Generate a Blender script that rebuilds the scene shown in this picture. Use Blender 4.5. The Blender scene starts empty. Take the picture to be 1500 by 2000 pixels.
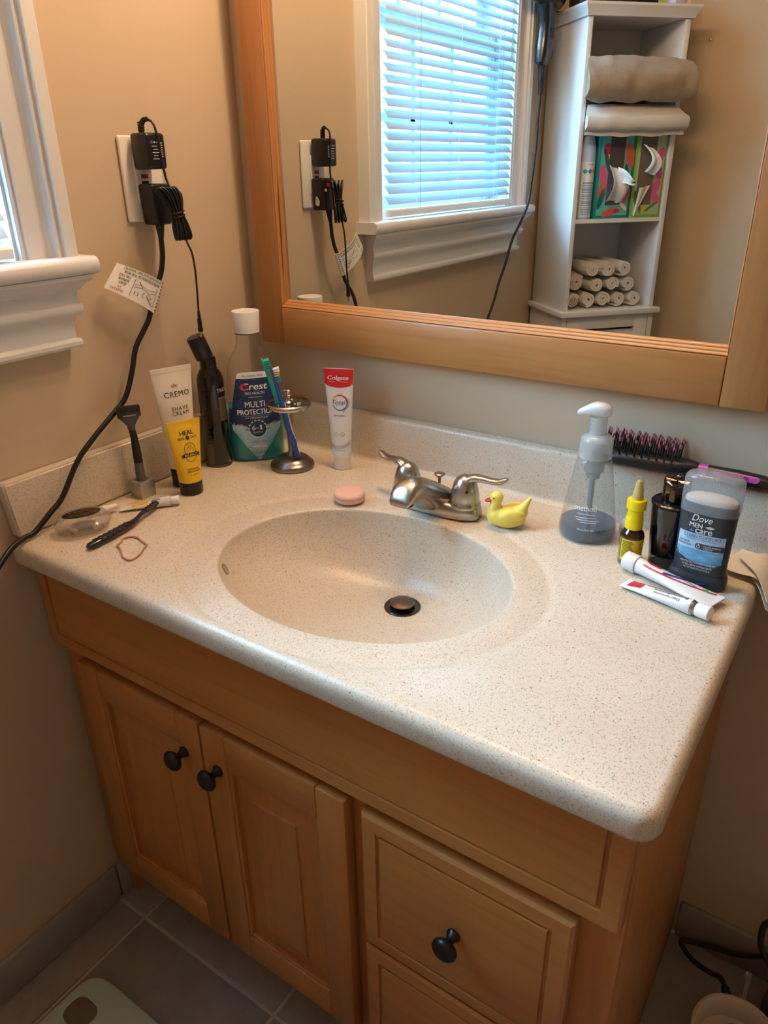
import bpy, bmesh, math, random
from mathutils import Vector, Matrix, noise as mnoise
random.seed(11)
scene = bpy.context.scene
COL = scene.collection
R = math.radians

# ------------------------------------------------------------------ camera
F_PX, CAM = 1444.1, Vector((1.0038, -1.0458, 1.2886))
YAW, PITCH, ROLL = R(34.378), R(25.073), R(-0.93)
fw = Vector((-math.sin(YAW) * math.cos(PITCH), math.cos(YAW) * math.cos(PITCH), -math.sin(PITCH)))
rt = Vector((math.cos(YAW), math.sin(YAW), 0))
up = rt.cross(fw)
rt, up = math.cos(ROLL) * rt + math.sin(ROLL) * up, -math.sin(ROLL) * rt + math.cos(ROLL) * up
cd = bpy.data.cameras.new('camera')
cd.sensor_fit = 'VERTICAL'; cd.sensor_height = 36; cd.lens = F_PX * 36 / 2000
cd.clip_start = .02; cd.clip_end = 200
cam = bpy.data.objects.new('camera', cd); COL.objects.link(cam)
cam.matrix_world = Matrix(((rt.x, up.x, -fw.x, CAM.x), (rt.y, up.y, -fw.y, CAM.y), (rt.z, up.z, -fw.z, CAM.z), (0, 0, 0, 1)))
scene.camera = cam

# ------------------------------------------------------------------ sky, sun, exposure
world = bpy.data.worlds.new('sky'); scene.world = world; world.use_nodes = True
bg = world.node_tree.nodes['Background']
bg.inputs[0].default_value = (.48, .76, 1, 1); bg.inputs[1].default_value = 38.0
po = bpy.data.lights.new('window_portal', 'AREA'); po.shape = 'RECTANGLE'; po.size = .9; po.size_y = .66
po.cycles.is_portal = True
pob = bpy.data.objects.new('window_portal', po); COL.objects.link(pob)
pob.location = (-.1, -.775, 1.6); pob.rotation_euler = (0, R(-90), 0)
BULB_E = 72.0
vs = scene.view_settings
vs.view_transform = 'Standard'; vs.look = 'None'; vs.gamma = 1; vs.use_curve_mapping = False
vs.exposure = 0.6
scene.cycles.transparent_max_bounces = 24
scene.cycles.max_bounces = 10
scene.cycles.use_denoising = True
scene.cycles.sample_clamp_indirect = 6

# ------------------------------------------------------------------ materials
def lin(h):
    h = h.lstrip('#')
    v = [int(h[i:i + 2], 16) / 255 for i in (0, 2, 4)]
    return tuple(c / 12.92 if c <= .04045 else ((c + .055) / 1.055) ** 2.4 for c in v) + (1,)

MATS = {}
def newmat(name):
    m = bpy.data.materials.new(name); m.use_nodes = True
    nt = m.node_tree; nt.nodes.clear()
    out = nt.nodes.new('ShaderNodeOutputMaterial')
    return m, nt, out
def noise_node(nt, scale, detail=3, rough=.5, mapscale=(1, 1, 1), dist=0):
    tc = nt.nodes.new('ShaderNodeTexCoord'); mp = nt.nodes.new('ShaderNodeMapping')
    mp.inputs['Scale'].default_value = mapscale
    nt.links.new(tc.outputs['Object'], mp.inputs['Vector'])
    n = nt.nodes.new('ShaderNodeTexNoise'); n.inputs['Scale'].default_value = scale
    n.inputs['Detail'].default_value = detail; n.inputs['Roughness'].default_value = rough
    n.inputs['Distortion'].default_value = dist
    nt.links.new(mp.outputs['Vector'], n.inputs['Vector'])
    return n
def ramp(nt, fac, stops):
    r = nt.nodes.new('ShaderNodeValToRGB'); e = r.color_ramp.elements
    e[0].position, e[0].color = stops[0]; e[1].position, e[1].color = stops[1]
    for s in stops[2:]:
        k = e.new(s[0]); k.color = s[1]
    nt.links.new(fac, r.inputs['Fac'])
    return r
def M(name, col='#808080', rough=.5, metal=0, bump=None, coat=0, var=None, spec=.5, sheen=0, sss=0, emit=None, trans=0, alpha=1):
    """plain procedural material; var=(scale, other colour, mapscale) mottles the colour; bump=(scale, strength)"""
    if name in MATS: return MATS[name]
    m, nt, out = newmat(name)
    p = nt.nodes.new('ShaderNodeBsdfPrincipled'); nt.links.new(p.outputs[0], out.inputs[0])
    p.inputs['Base Color'].default_value = lin(col); p.inputs['Roughness'].default_value = rough
    p.inputs['Metallic'].default_value = metal; p.inputs['Coat Weight'].default_value = coat
    p.inputs['Specular IOR Level'].default_value = spec; p.inputs['Sheen Weight'].default_value = sheen
    p.inputs['Transmission Weight'].default_value = trans; p.inputs['Alpha'].default_value = alpha
    if sss:
        p.inputs['Subsurface Weight'].default_value = sss; p.inputs['Subsurface Radius'].default_value = (.004, .003, .002)
    if emit:
        p.inputs['Emission Color'].default_value = lin(emit[0]); p.inputs['Emission Strength'].default_value = emit[1]
    if var:
        n = noise_node(nt, var[0], 4, .6, var[2] if len(var) > 2 else (1, 1, 1))
        r = ramp(nt, n.outputs['Fac'], [(.35, lin(col)), (.7, lin(var[1]))])
        nt.links.new(r.outputs[0], p.inputs['Base Color'])
    if bump:
        n = noise_node(nt, bump[0], 3, .55, bump[2] if len(bump) > 2 else (1, 1, 1))
        b = nt.nodes.new('ShaderNodeBump'); b.inputs['Strength'].default_value = bump[1]; b.inputs['Distance'].default_value = .002
        nt.links.new(n.outputs['Fac'], b.inputs['Height']); nt.links.new(b.outputs[0], p.inputs['Normal'])
    MATS[name] = m
    return m
def clear(name, tint='#ffffff', body='#ffffff', body_w=.05, rough=.05, ior=1.45):
    """thin clear plastic or glass: see-through, mirror-like at a glancing angle, faint milky body"""
    if name in MATS: return MATS[name]
    m, nt, out = newmat(name)
    t = nt.nodes.new('ShaderNodeBsdfTransparent'); t.inputs[0].default_value = lin(tint)
    d = nt.nodes.new('ShaderNodeBsdfPrincipled'); d.inputs['Base Color'].default_value = lin(body); d.inputs['Roughness'].default_value = .5
    g = nt.nodes.new('ShaderNodeBsdfGlossy'); g.inputs['Roughness'].default_value = rough
    lw = nt.nodes.new('ShaderNodeLayerWeight'); pw = nt.nodes.new('ShaderNodeMath'); pw.operation = 'POWER'; pw.inputs[1].default_value = 3.5
    f = nt.nodes.new('ShaderNodeMath'); f.operation = 'MULTIPLY_ADD'; f.inputs[1].default_value = .85; f.inputs[2].default_value = .035
    nt.links.new(lw.outputs['Facing'], pw.inputs[0]); nt.links.new(pw.outputs[0], f.inputs[0])
    m1 = nt.nodes.new('ShaderNodeMixShader'); m1.inputs[0].default_value = body_w
    m2 = nt.nodes.new('ShaderNodeMixShader')
    nt.links.new(t.outputs[0], m1.inputs[1]); nt.links.new(d.outputs[0], m1.inputs[2])
    nt.links.new(f.outputs[0], m2.inputs[0]); nt.links.new(m1.outputs[0], m2.inputs[1]); nt.links.new(g.outputs[0], m2.inputs[2])
    nt.links.new(m2.outputs[0], out.inputs[0])
    MATS[name] = m
    return m
def wood(name, grain, light, dark, streak='#6a3a17', amount=.35, crack=0):
    """oiled maple; grain = axis the grain runs along"""
    if name in MATS: return MATS[name]
    m, nt, out = newmat(name)
    p = nt.nodes.new('ShaderNodeBsdfPrincipled'); nt.links.new(p.outputs[0], out.inputs[0])
    sc = {'x': (.06, 1, 1), 'z': (1, 1, .06)}[grain]
    n1 = noise_node(nt, 16, 4, .6, sc, .6); n2 = noise_node(nt, 90, 3, .6, sc, .2); n3 = noise_node(nt, 2.2, 2, .5)
    r1 = ramp(nt, n1.outputs['Fac'], [(.3, lin(light)), (.72, lin(dark))])
    r2 = ramp(nt, n2.outputs['Fac'], [(.45, (1, 1, 1, 1)), (.75, (.86, .82, .78, 1))])
    r3 = ramp(nt, n3.outputs['Fac'], [(.35, (1.0, 1.0, 1.0, 1)), (.7, (.88, .84, .8, 1))])
    a = nt.nodes.new('ShaderNodeMix'); a.data_type = 'RGBA'; a.blend_type = 'MULTIPLY'; a.inputs[0].default_value = 1
    b = nt.nodes.new('ShaderNodeMix'); b.data_type = 'RGBA'; b.blend_type = 'MULTIPLY'; b.inputs[0].default_value = 1
    nt.links.new(r1.outputs[0], a.inputs[6]); nt.links.new(r2.outputs[0], a.inputs[7])
    nt.links.new(a.outputs[2], b.inputs[6]); nt.links.new(r3.outputs[0], b.inputs[7])
    last = b.outputs[2]
    if crack:
        sc2 = {'x': (.03, 1, 1), 'z': (1, 1, .03)}[grain]
        n4 = noise_node(nt, 55, 2, .5, sc2, .3)
        r4 = ramp(nt, n4.outputs['Fac'], [(crack, (1, 1, 1, 1)), (crack + .02, (.25, .15, .1, 1))])
        c = nt.nodes.new('ShaderNodeMix'); c.data_type = 'RGBA'; c.blend_type = 'MULTIPLY'; c.inputs[0].default_value = 1
        nt.links.new(last, c.inputs[6]); nt.links.new(r4.outputs[0], c.inputs[7]); last = c.outputs[2]
    nt.links.new(last, p.inputs['Base Color'])
    p.inputs['Roughness'].default_value = .42; p.inputs['Coat Weight'].default_value = .25; p.inputs['Coat Roughness'].default_value = .25
    bp = nt.nodes.new('ShaderNodeBump'); bp.inputs['Strength'].default_value = .08; bp.inputs['Distance'].default_value = .001
    nt.links.new(n2.outputs['Fac'], bp.inputs['Height']); nt.links.new(bp.outputs[0], p.inputs['Normal'])
    MATS[name] = m
    return m
def solid_surface(name):
    """speckled cast-stone sink top"""
    m, nt, out = newmat(name)
    p = nt.nodes.new('ShaderNodeBsdfPrincipled'); nt.links.new(p.outputs[0], out.inputs[0])
    base = ramp(nt, noise_node(nt, 9, 3).outputs['Fac'], [(.35, lin('#d9cdbb')), (.7, lin('#d2c4b0'))])
    specs = [(560, .56, .68, '#b9a68d', (1, .6, 1)), (760, .62, .70, '#9c8670', (.6, 1, 1)), (900, .60, .70, '#e2d8c9', (1, 1, 1)), (380, .685, .72, '#8a735c', (1, .6, 1))]
    last = base.outputs[0]
    for s, lo, hi, c, ms in specs:
        n = noise_node(nt, s, 2, .5, ms)
        r = ramp(nt, n.outputs['Fac'], [(lo, (0, 0, 0, 1)), (hi, (1, 1, 1, 1))])
        mx = nt.nodes.new('ShaderNodeMix'); mx.data_type = 'RGBA'
        nt.links.new(r.outputs[0], mx.inputs[0]); nt.links.new(last, mx.inputs[6]); mx.inputs[7].default_value = lin(c)
        last = mx.outputs[2]
    nt.links.new(last, p.inputs['Base Color'])
    p.inputs['Roughness'].default_value = .33
    MATS[name] = m
    return m

PAINT = M('wall_paint', '#c6b197', .75, bump=(260, .05), var=(1.4, '#c2ac91'))
CEIL = M('ceiling_paint', '#e6e0d6', .9)
TRIM = M('white_trim_paint', '#dcdcdb', .32, bump=(30, .02))
TILE = M('floor_tile', '#a09994', .5, bump=(45, .6), var=(14, '#918a85'))
GROUT = M('grout', '#c4bdb5', .9, bump=(200, .2))
STONE = solid_surface('speckled_top')
WOODX = wood('maple_x', 'x', '#c4884c', '#b4753b')
WOODZ = wood('maple_z', 'z', '#c4884c', '#b07038')
FRAMEX = wood('frame_x', 'x', '#bf864d', '#b0763f', crack=.80)
FRAMEZ = wood('frame_z', 'z', '#bf864d', '#b0763f', crack=.735)
MELAMINE = M('white_melamine', '#dfe1e3', .35)
BLACK = M('black_plastic', '#0c0d10', .35)
BLACKSOFT = M('black_rubber', '#101114', .6)
CORD = M('black_cord', '#0b0c0e', .45)
WHITEP = M('white_plastic', '#eceae6', .3)
CHROME = M('chrome', '#c9c4be', .12, 1)
NICKEL = M('brushed_nickel', '#b4afa9', .26, 1, bump=(300, .02))
KNOB = M('black_knob', '#0e0e10', .38)
INKW = M('white_ink', '#e9ecef', .5)
INKK = M('black_ink', '#17181a', .5)
CLEARP = clear('clear_plastic', '#f4f6f6', '#dfe6ea', .06)

# ------------------------------------------------------------------ mesh helpers
def tag(o, label=None, cat=None, group=None, kind=None):
    if label: o['label'] = label
    if cat: o['category'] = cat
    if group: o['group'] = group
    if kind: o['kind'] = kind
    return o
def thing(name, label, cat, loc=(0, 0, 0), rz=0, group=None, kind=None, rot=None):
    o = bpy.data.objects.new(name, None); COL.objects.link(o)
    o.location = loc; o.rotation_euler = rot if rot else (0, 0, rz)
    o.empty_display_size = .02
    return tag(o, label, cat, group, kind)
def link(name, me, mat=None, parent=None, smooth=35):
    o = bpy.data.objects.new(name, me); COL.objects.link(o)
    if mat is not None and not me.materials:
        for k in (mat if isinstance(mat, (list, tuple)) else [mat]): me.materials.append(k)
    if parent: o.parent = parent
    if smooth and me.polygons:
        me.shade_smooth(); me.set_sharp_from_angle(angle=R(smooth))
    return o
def from_geo(name, v, f, mat, parent=None, smooth=35):
    me = bpy.data.meshes.new(name); me.from_pydata([tuple(q) for q in v], [], f); me.update()
    return link(name, me, mat, parent, smooth)
def from_bm(name, bm, mat, parent=None, smooth=35):
    me = bpy.data.meshes.new(name); bm.to_mesh(me); bm.free()
    return link(name, me, mat, parent, smooth)
def add_box(bm, x0, x1, y0, y1, z0, z1, bevel=0, seg=2):
    r = bmesh.ops.create_cube(bm, size=1)
    vs_ = r['verts']
    for v in vs_:
        v.co = Vector(((x0 + x1) / 2 + v.co.x * (x1 - x0), (y0 + y1) / 2 + v.co.y * (y1 - y0), (z0 + z1) / 2 + v.co.z * (z1 - z0)))
    if bevel:
        es = list({e for v in vs_ for e in v.link_edges})
        bmesh.ops.bevel(bm, geom=es, offset=bevel, segments=seg, profile=.5, affect='EDGES')
def box(name, x0, x1, y0, y1, z0, z1, mat, parent=None, bevel=0, seg=2, smooth=35):
    bm = bmesh.new(); add_box(bm, x0, x1, y0, y1, z0, z1, bevel, seg)
    return from_bm(name, bm, mat, parent, smooth)
def geo_join(*geos):
    V, F = [], []
    for v, f in geos:
        n = len(V); V += list(v); F += [tuple(i + n for i in q) for q in f]
    return V, F
def geo_map(g, fn):
    return [fn(Vector(q)) for q in g[0]], g[1]
def lathe(prof, N=40, cap=True):
    V, F = [], []
    for r, z in prof:
        for k in range(N):
            a = 2 * math.pi * k / N; V.append((r * math.cos(a), r * math.sin(a), z))
    for i in range(len(prof) - 1):
        for k in range(N):
            F.append((i * N + k, i * N + (k + 1) % N, (i + 1) * N + (k + 1) % N, (i + 1) * N + k))
    if cap:
        F.append(tuple(range(N))[::-1]); n = (len(prof) - 1) * N; F.append(tuple(n + k for k in range(N)))
    return V, F
def arc(r0, z0, r1, z1, n=6, mode=0):
    """quarter-round points from (r0,z0) to (r1,z1)"""
    out = []
    for k in range(n + 1):
        t = math.pi / 2 * k / n
        s, c = math.sin(t), 1 - math.cos(t)
        if mode: s, c = c, s
        out.append((r0 + (r1 - r0) * s, z0 + (z1 - z0) * c))
    return out
class Loft:
    """stack of superellipse sections (z, a, b, exponent, cx, cy) up local z; front is local -y"""
    def __init__(self, secs, N=48):
        self.s = [tuple(q) + (2.0, 0.0, 0.0)[len(q) - 3:] for q in secs]; self.N = N
    def geo(self, cap=True):
        V, F, N = [], [], self.N
        for z, a, b, e, cx, cy in self.s:
            for k in range(N):
                t = 2 * math.pi * k / N; c, s = math.cos(t), math.sin(t)
                V.append((cx + a * math.copysign(abs(c) ** (2 / e), c), cy + b * math.copysign(abs(s) ** (2 / e), s), z))
        for i in range(len(self.s) - 1):
            for k in range(N):
                F.append((i * N + k, i * N + (k + 1) % N, (i + 1) * N + (k + 1) % N, (i + 1) * N + k))
        if cap:
            F.append(tuple(range(N))[::-1]); n = (len(self.s) - 1) * N; F.append(tuple(n + k for k in range(N)))
        return V, F
    def at(self, z):
        s = self.s
        if z <= s[0][0]: return s[0]
        for i in range(len(s) - 1):
            if z <= s[i + 1][0]:
                d = s[i + 1][0] - s[i][0]
                t = (z - s[i][0]) / d if d > 1e-9 else 0
                return tuple(s[i][k] * (1 - t) + s[i + 1][k] * t for k in range(6))
        return s[-1]
    def front(self, x, z, eps=.0003, scale=1):
        _, a, b, e, cx, cy = self.at(z)
        a, b = max(a * scale, 1e-5), b * scale
        t = min(abs((x - cx) / a), .995)
        return (x, cy - b * (1 - t ** e) ** (1 / e) - eps, z)
def smooth_path(pts, n=8):
    P = [Vector(q) for q in pts]; out = []
    for i in range(len(P) - 1):
        p0, p1, p2, p3 = P[max(i - 1, 0)], P[i], P[i + 1], P[min(i + 2, len(P) - 1)]
        for k in range(n):
            t = k / n
            out.append(.5 * (2 * p1 + (p2 - p0) * t + (2 * p0 - 5 * p1 + 4 * p2 - p3) * t * t + (3 * p1 - p0 - 3 * p2 + p3) * t ** 3))
    out.append(P[-1])
    return out
def tube(pts, rad, N=10, sm=8, flat=1.0, flat_dir=None, cap=True):
    """sweep a round (or flattened) section along a smoothed path; rad = number or list per control point"""
    ctrl = [Vector(q) for q in pts]
    P = smooth_path(ctrl, sm) if sm else ctrl
    if isinstance(rad, (list, tuple)):
        Rr = []
        for i in range(len(rad) - 1):
            for k in range(sm or 1): Rr.append(rad[i] + (rad[i + 1] - rad[i]) * k / (sm or 1))
        Rr.append(rad[-1])
    else: Rr = [rad] * len(P)
    V, F = [], []
    T0 = (P[1] - P[0]).normalized()
    ref = Vector(flat_dir) if flat_dir else (Vector((0, 0, 1)) if abs(T0.z) < .9 else Vector((1, 0, 0)))
    nrm = (ref - T0 * ref.dot(T0)).normalized()
    for i, q in enumerate(P):
        T = (P[min(i + 1, len(P) - 1)] - P[max(i - 1, 0)]).normalized()
        if flat_dir:
            n2 = ref - T * ref.dot(T)
        else:
            n2 = nrm - T * nrm.dot(T)
        if n2.length > 1e-5: nrm = n2.normalized()
        b = T.cross(nrm)
        for k in range(N):
            a = 2 * math.pi * k / N
            V.append(q + (nrm * math.cos(a) * flat + b * math.sin(a)) * Rr[i])
    for i in range(len(P) - 1):
        for k in range(N):
            F.append((i * N + k, i * N + (k + 1) % N, (i + 1) * N + (k + 1) % N, (i + 1) * N + k))
    if cap:
        F.append(tuple(range(N))[::-1]); n = (len(P) - 1) * N; F.append(tuple(n + k for k in range(N)))
    return V, F
def prism(poly, t0, t1, fn):
    """extrude a 2-D polygon; fn(u, v, t) gives the 3-D point; t0/t1 numbers or functions of (u, v)"""
    n = len(poly)
    g0 = t0 if callable(t0) else (lambda u, v: t0)
    g1 = t1 if callable(t1) else (lambda u, v: t1)
    V = [fn(u, v, g0(u, v)) for u, v in poly] + [fn(u, v, g1(u, v)) for u, v in poly]
    F = [(i, (i + 1) % n, n + (i + 1) % n, n + i) for i in range(n)] + [tuple(range(n))[::-1], tuple(range(n, 2 * n))]
    return V, F
def fix_normals(o):
    bm = bmesh.new(); bm.from_mesh(o.data); bmesh.ops.recalc_face_normals(bm, faces=bm.faces); bm.to_mesh(o.data); bm.free()
    return o
def sheet(nu, nv, fn, thick=.0006):
    """a thin two-sided sheet from fn(u,v) with real thickness"""
    V = [Vector(fn(i / nu, j / nv)) for j in range(nv + 1) for i in range(nu + 1)]
    F = [(j * (nu + 1) + i, j * (nu + 1) + i + 1, (j + 1) * (nu + 1) + i + 1, (j + 1) * (nu + 1) + i) for j in range(nv) for i in range(nu)]
    bm = bmesh.new(); bv = [bm.verts.new(q) for q in V]
    for f in F: bm.faces.new([bv[i] for i in f])
    bm.normal_update()
    bmesh.ops.solidify(bm, geom=bm.faces[:], thickness=thick)
    return bm

# ------------------------------------------------------------------ printing on fronts
_TXT = {}
def text2d(s, bold=0, shear=0, space=1.0):
    key = (s, bold, shear, space)
    if key not in _TXT:
        cu = bpy.data.curves.new('tmp', 'FONT'); cu.body = s; cu.size = 1; cu.offset = bold; cu.shear = shear
        cu.space_character = space; cu.resolution_u = 3; cu.fill_mode = 'FRONT'
        ob = bpy.data.objects.new('tmp', cu); COL.objects.link(ob)
        bpy.context.view_layer.update()
        me = bpy.data.meshes.new_from_object(ob.evaluated_get(bpy.context.evaluated_depsgraph_get()))
        V = [(v.co.x, v.co.y) for v in me.vertices]; F = [tuple(p.vertices) for p in me.polygons]
        bpy.data.objects.remove(ob); bpy.data.curves.remove(cu); bpy.data.meshes.remove(me)
        _TXT[key] = (V, F)
    return _TXT[key]
def txt(s, cx, cz, w, h, bold=.01, shear=0, space=1.0, rot=0, arcr=0):
    """text fitted to a w x h box centred on (cx, cz)"""
    V, F = text2d(s, 0, shear, space)
    x0, x1 = min(v[0] for v in V), max(v[0] for v in V); y0, y1 = min(v[1] for v in V), max(v[1] for v in V)
    c, s_ = math.cos(rot), math.sin(rot)
    out, faces = [], []
    for dx in ((-1, 0, 1) if bold >= .01 else (0,)):            # heavier strokes: the letters printed thrice, a hair apart
        n = len(out)
        for x, y in V:
            X, Y = ((x - x0) / (x1 - x0) - .5) * w + dx * min(bold, .03) * 1.1 * h, ((y - y0) / (y1 - y0) - .5) * h
            out.append((cx + X * c - Y * s_, cz + X * s_ + Y * c))
        faces += [tuple(k + n for k in f) for f in F]
    return out, faces
def rect2(x0, x1, z0, z1, nx=10, nz=4):
    V = [(x0 + (x1 - x0) * i / nx, z0 + (z1 - z0) * j / nz) for j in range(nz + 1) for i in range(nx + 1)]
    F = [(j * (nx + 1) + i, j * (nx + 1) + i + 1, (j + 1) * (nx + 1) + i + 1, (j + 1) * (nx + 1) + i) for j in range(nz) for i in range(nx)]
    return V, F
def rows2(rows, nx=14):
    """rows = [(z, xl, xr), ...] bottom to top"""
    V = [(xl + (xr - xl) * i / nx, z) for z, xl, xr in rows for i in range(nx + 1)]
    F = [(j * (nx + 1) + i, j * (nx + 1) + i + 1, (j + 1) * (nx + 1) + i + 1, (j + 1) * (nx + 1) + i) for j in range(len(rows) - 1) for i in range(nx)]
    return V, F
def disc2(cx, cz, rx, rz_=None, n=20, rot=0):
    rz_ = rz_ or rx
    V = [(cx, cz)]
    for k in range(n):
        a = 2 * math.pi * k / n; x, y = rx * math.cos(a), rz_ * math.sin(a)
        V.append((cx + x * math.cos(rot) - y * math.sin(rot), cz + x * math.sin(rot) + y * math.cos(rot)))
    return V, [(0, 1 + k, 1 + (k + 1) % n) for k in range(n)]
def ring2(cx, cz, r0, r1, n=28, a0=0, a1=360, sx=1):
    V, F = [], []
    full = abs(a1 - a0) >= 360
    m = n if full else n + 1
    for k in range(m):
        a = R(a0 + (a1 - a0) * k / n)
        V += [(cx + r0 * sx * math.cos(a), cz + r0 * math.sin(a)), (cx + r1 * sx * math.cos(a), cz + r1 * math.sin(a))]
    for k in range(n):
        i, j = 2 * k, 2 * ((k + 1) % m)
        F.append((i, i + 1, j + 1, j))
    return V, F
def line2(pts, w):
    """a drawn line of width w"""
    V, F = [], []
    for i, (x, y) in enumerate(pts):
        a, b = pts[max(i - 1, 0)], pts[min(i + 1, len(pts) - 1)]
        dx, dy = b[0] - a[0], b[1] - a[1]; l = math.hypot(dx, dy) or 1
        nx, ny = -dy / l * w / 2, dx / l * w / 2
        V += [(x + nx, y + ny), (x - nx, y - ny)]
        if i: F.append((2 * i - 2, 2 * i - 1, 2 * i + 1, 2 * i))
    return V, F
def poly2(pts):
    return list(pts), [tuple(range(len(pts)))]
def printed(name, items, front, mat, parent, eps=.0004):
    V, F = [], []
    for v, f in items:
        n = len(V); V += [front(x, z, eps) for x, z in v]; F += [tuple(i + n for i in q) for q in f]
    return from_geo(name, V, F, mat, parent, smooth=60)
def flat_front(y=0):
    return lambda x, z, eps=.0003: (x, y - eps, z)
H = .8025
# ================================================================== the room
ROOM_X, ROOM_Y, ROOM_Z = 2.4, -1.56, 2.42
WY0, WY1, WZ0, WZ1 = -.447, -1.103, 1.150, 2.02          # window opening in the left wall
def struct(o): o['kind'] = 'structure'; return o
bm = bmesh.new()
for q in ((-.14, 0, ROOM_Y, 0, 0, WZ0), (-.14, 0, ROOM_Y, 0, WZ1, ROOM_Z), (-.14, 0, WY0, 0, WZ0, WZ1), (-.14, 0, ROOM_Y, WY1, WZ0, WZ1)):
    add_box(bm, *q)
struct(from_bm('wall_left', bm, PAINT, smooth=0))
struct(box('wall_back', -.14, ROOM_X, 0, .12, 0, ROOM_Z, PAINT, smooth=0))
struct(box('wall_rear', -.14, ROOM_X, ROOM_Y - .12, ROOM_Y, 0, ROOM_Z, PAINT, smooth=0))
struct(box('wall_right', ROOM_X, ROOM_X + .12, ROOM_Y - .12, .12, 0, ROOM_Z, PAINT, smooth=0))
struct(box('ceiling', -.14, ROOM_X + .12, ROOM_Y - .12, .12, ROOM_Z, ROOM_Z + .1, CEIL, smooth=0))
floor = struct(box('floor', -.14, ROOM_X + .12, ROOM_Y - .12, .12, -.08, -.003, GROUT, smooth=0))
xs = [-.245 + .325 * k for k in range(10)]; ys = [.126 - .325 * k for k in range(7)]
tile_me = {}
for i in range(9):
    for j in range(6):
        x0, x1 = max(xs[i], 0) + .003, min(xs[i + 1], ROOM_X) - .003
        y1, y0 = min(ys[j], 0) - .003, max(ys[j + 1], ROOM_Y) + .003
        if x1 - x0 < .02 or y1 - y0 < .02: continue
        key = (round(x1 - x0, 3), round(y1 - y0, 3))
        if key not in tile_me:
            bm = bmesh.new(); add_box(bm, -key[0] / 2, key[0] / 2, -key[1] / 2, key[1] / 2, -.01, 0, .0025, 2)
            tile_me[key] = bpy.data.meshes.new('tile'); bm.to_mesh(tile_me[key]); bm.free()
        t = link('tile', tile_me[key], TILE, floor); t.location = ((x0 + x1) / 2, (y0 + y1) / 2, 0)
def base_tiles(name, a, b, fixed, axis, sgn):
    root = bpy.data.objects.new(name, None); COL.objects.link(root); struct(root)
    L = abs(b - a); n = max(1, round(L / .325)); step = L / n
    bm = bmesh.new(); add_box(bm, 0, .011, -step / 2 + .0015, step / 2 - .0015, 0.001, .083, .003, 2)
    me = bpy.data.meshes.new('tile'); bm.to_mesh(me); bm.free()
    for k in range(n):
        o = link('tile', me, TILE, root); c = min(a, b) + step * (k + .5)
        if axis == 'y': o.location = (fixed, c, 0); o.rotation_euler = (0, 0, 0 if sgn > 0 else math.pi)
        else: o.location = (c, fixed, 0); o.rotation_euler = (0, 0, R(-90) if sgn < 0 else R(90))
    return root
base_tiles('baseboard_left', -.52, ROOM_Y, 0, 'y', 1)
base_tiles('baseboard_left', -.455, -.518, 0, 'y', 1)
base_tiles('baseboard_back', .925, ROOM_X, 0, 'x', -1)
base_tiles('baseboard_rear', 0, ROOM_X, ROOM_Y, 'x', 1)

# ------------------------------------------------------------------ window
win = bpy.data.objects.new('window_1', None); COL.objects.link(win); win.location = (0, -.775, 1.15); struct(win)
WO = Vector(win.location)
def wpart(name, g, mat, smooth=35):
    o = from_geo(name, [Vector(q) - WO for q in g[0]], g[1], mat, win, smooth); return fix_normals(o)
cas = [(0, 0), (0, .028), (.002, .030), (.019, .030), (.021, .024), (.023, .023), (.026, .026), (.029, .025), (.033, .017), (.039, .0125), (.044, .012),
       (.0445, .0155), (.0665, .0145), (.067, .0115), (.069, .0105), (.072, .012), (.0745, .0105), (.0755, .006), (.0755, 0)]
ZT = 1.18
wpart('casing', prism(cas, ZT, 2.095, lambda u, v, t: (v, -.375 - u, t)), TRIM, 25)
wpart('casing', prism(cas, ZT, 2.095, lambda u, v, t: (v, -1.172 + u, t)), TRIM, 25)
wpart('head_casing', prism(cas, -.375, -1.172, lambda u, v, t: (v + .001, t, 2.095 - u)), TRIM, 25)
nose = [(-.06, 1.156), (.046, 1.156), (.0515, 1.158), (.0545, 1.162), (.0555, 1.168), (.0545, 1.174), (.0515, 1.178), (.046, 1.18), (-.06, 1.18)]
wpart('stool', prism(nose, lambda x, z: -.362 - max(0, .05 - .9 * max(0, .0555 - abs(z - 1.168))) * .0, -1.185, lambda x, z, t: (x, t, z)), TRIM, 40)
apr = [(0, 1.156), (.048, 1.156), (.0475, 1.151), (.044, 1.148), (.038, 1.144), (.033, 1.138), (.031, 1.135), (.027, 1.134), (.026, 1.117), (.030, 1.116), (.0315, 1.112),
       (.031, 1.107), (.028, 1.102), (.022, 1.098), (.019, 1.093), (.018, 1.068), (.022, 1.067), (.0245, 1.063), (.0245, 1.058), (.022, 1.054), (0, 1.0535)]
wpart('apron', prism(apr, lambda x, z: -.412 + .9 * max(x, .018) - (.0 if x > 0 else 0), lambda x, z: -1.135 - .9 * max(x, .018), lambda x, z, t: (x, t, z)), TRIM, 30)
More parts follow.
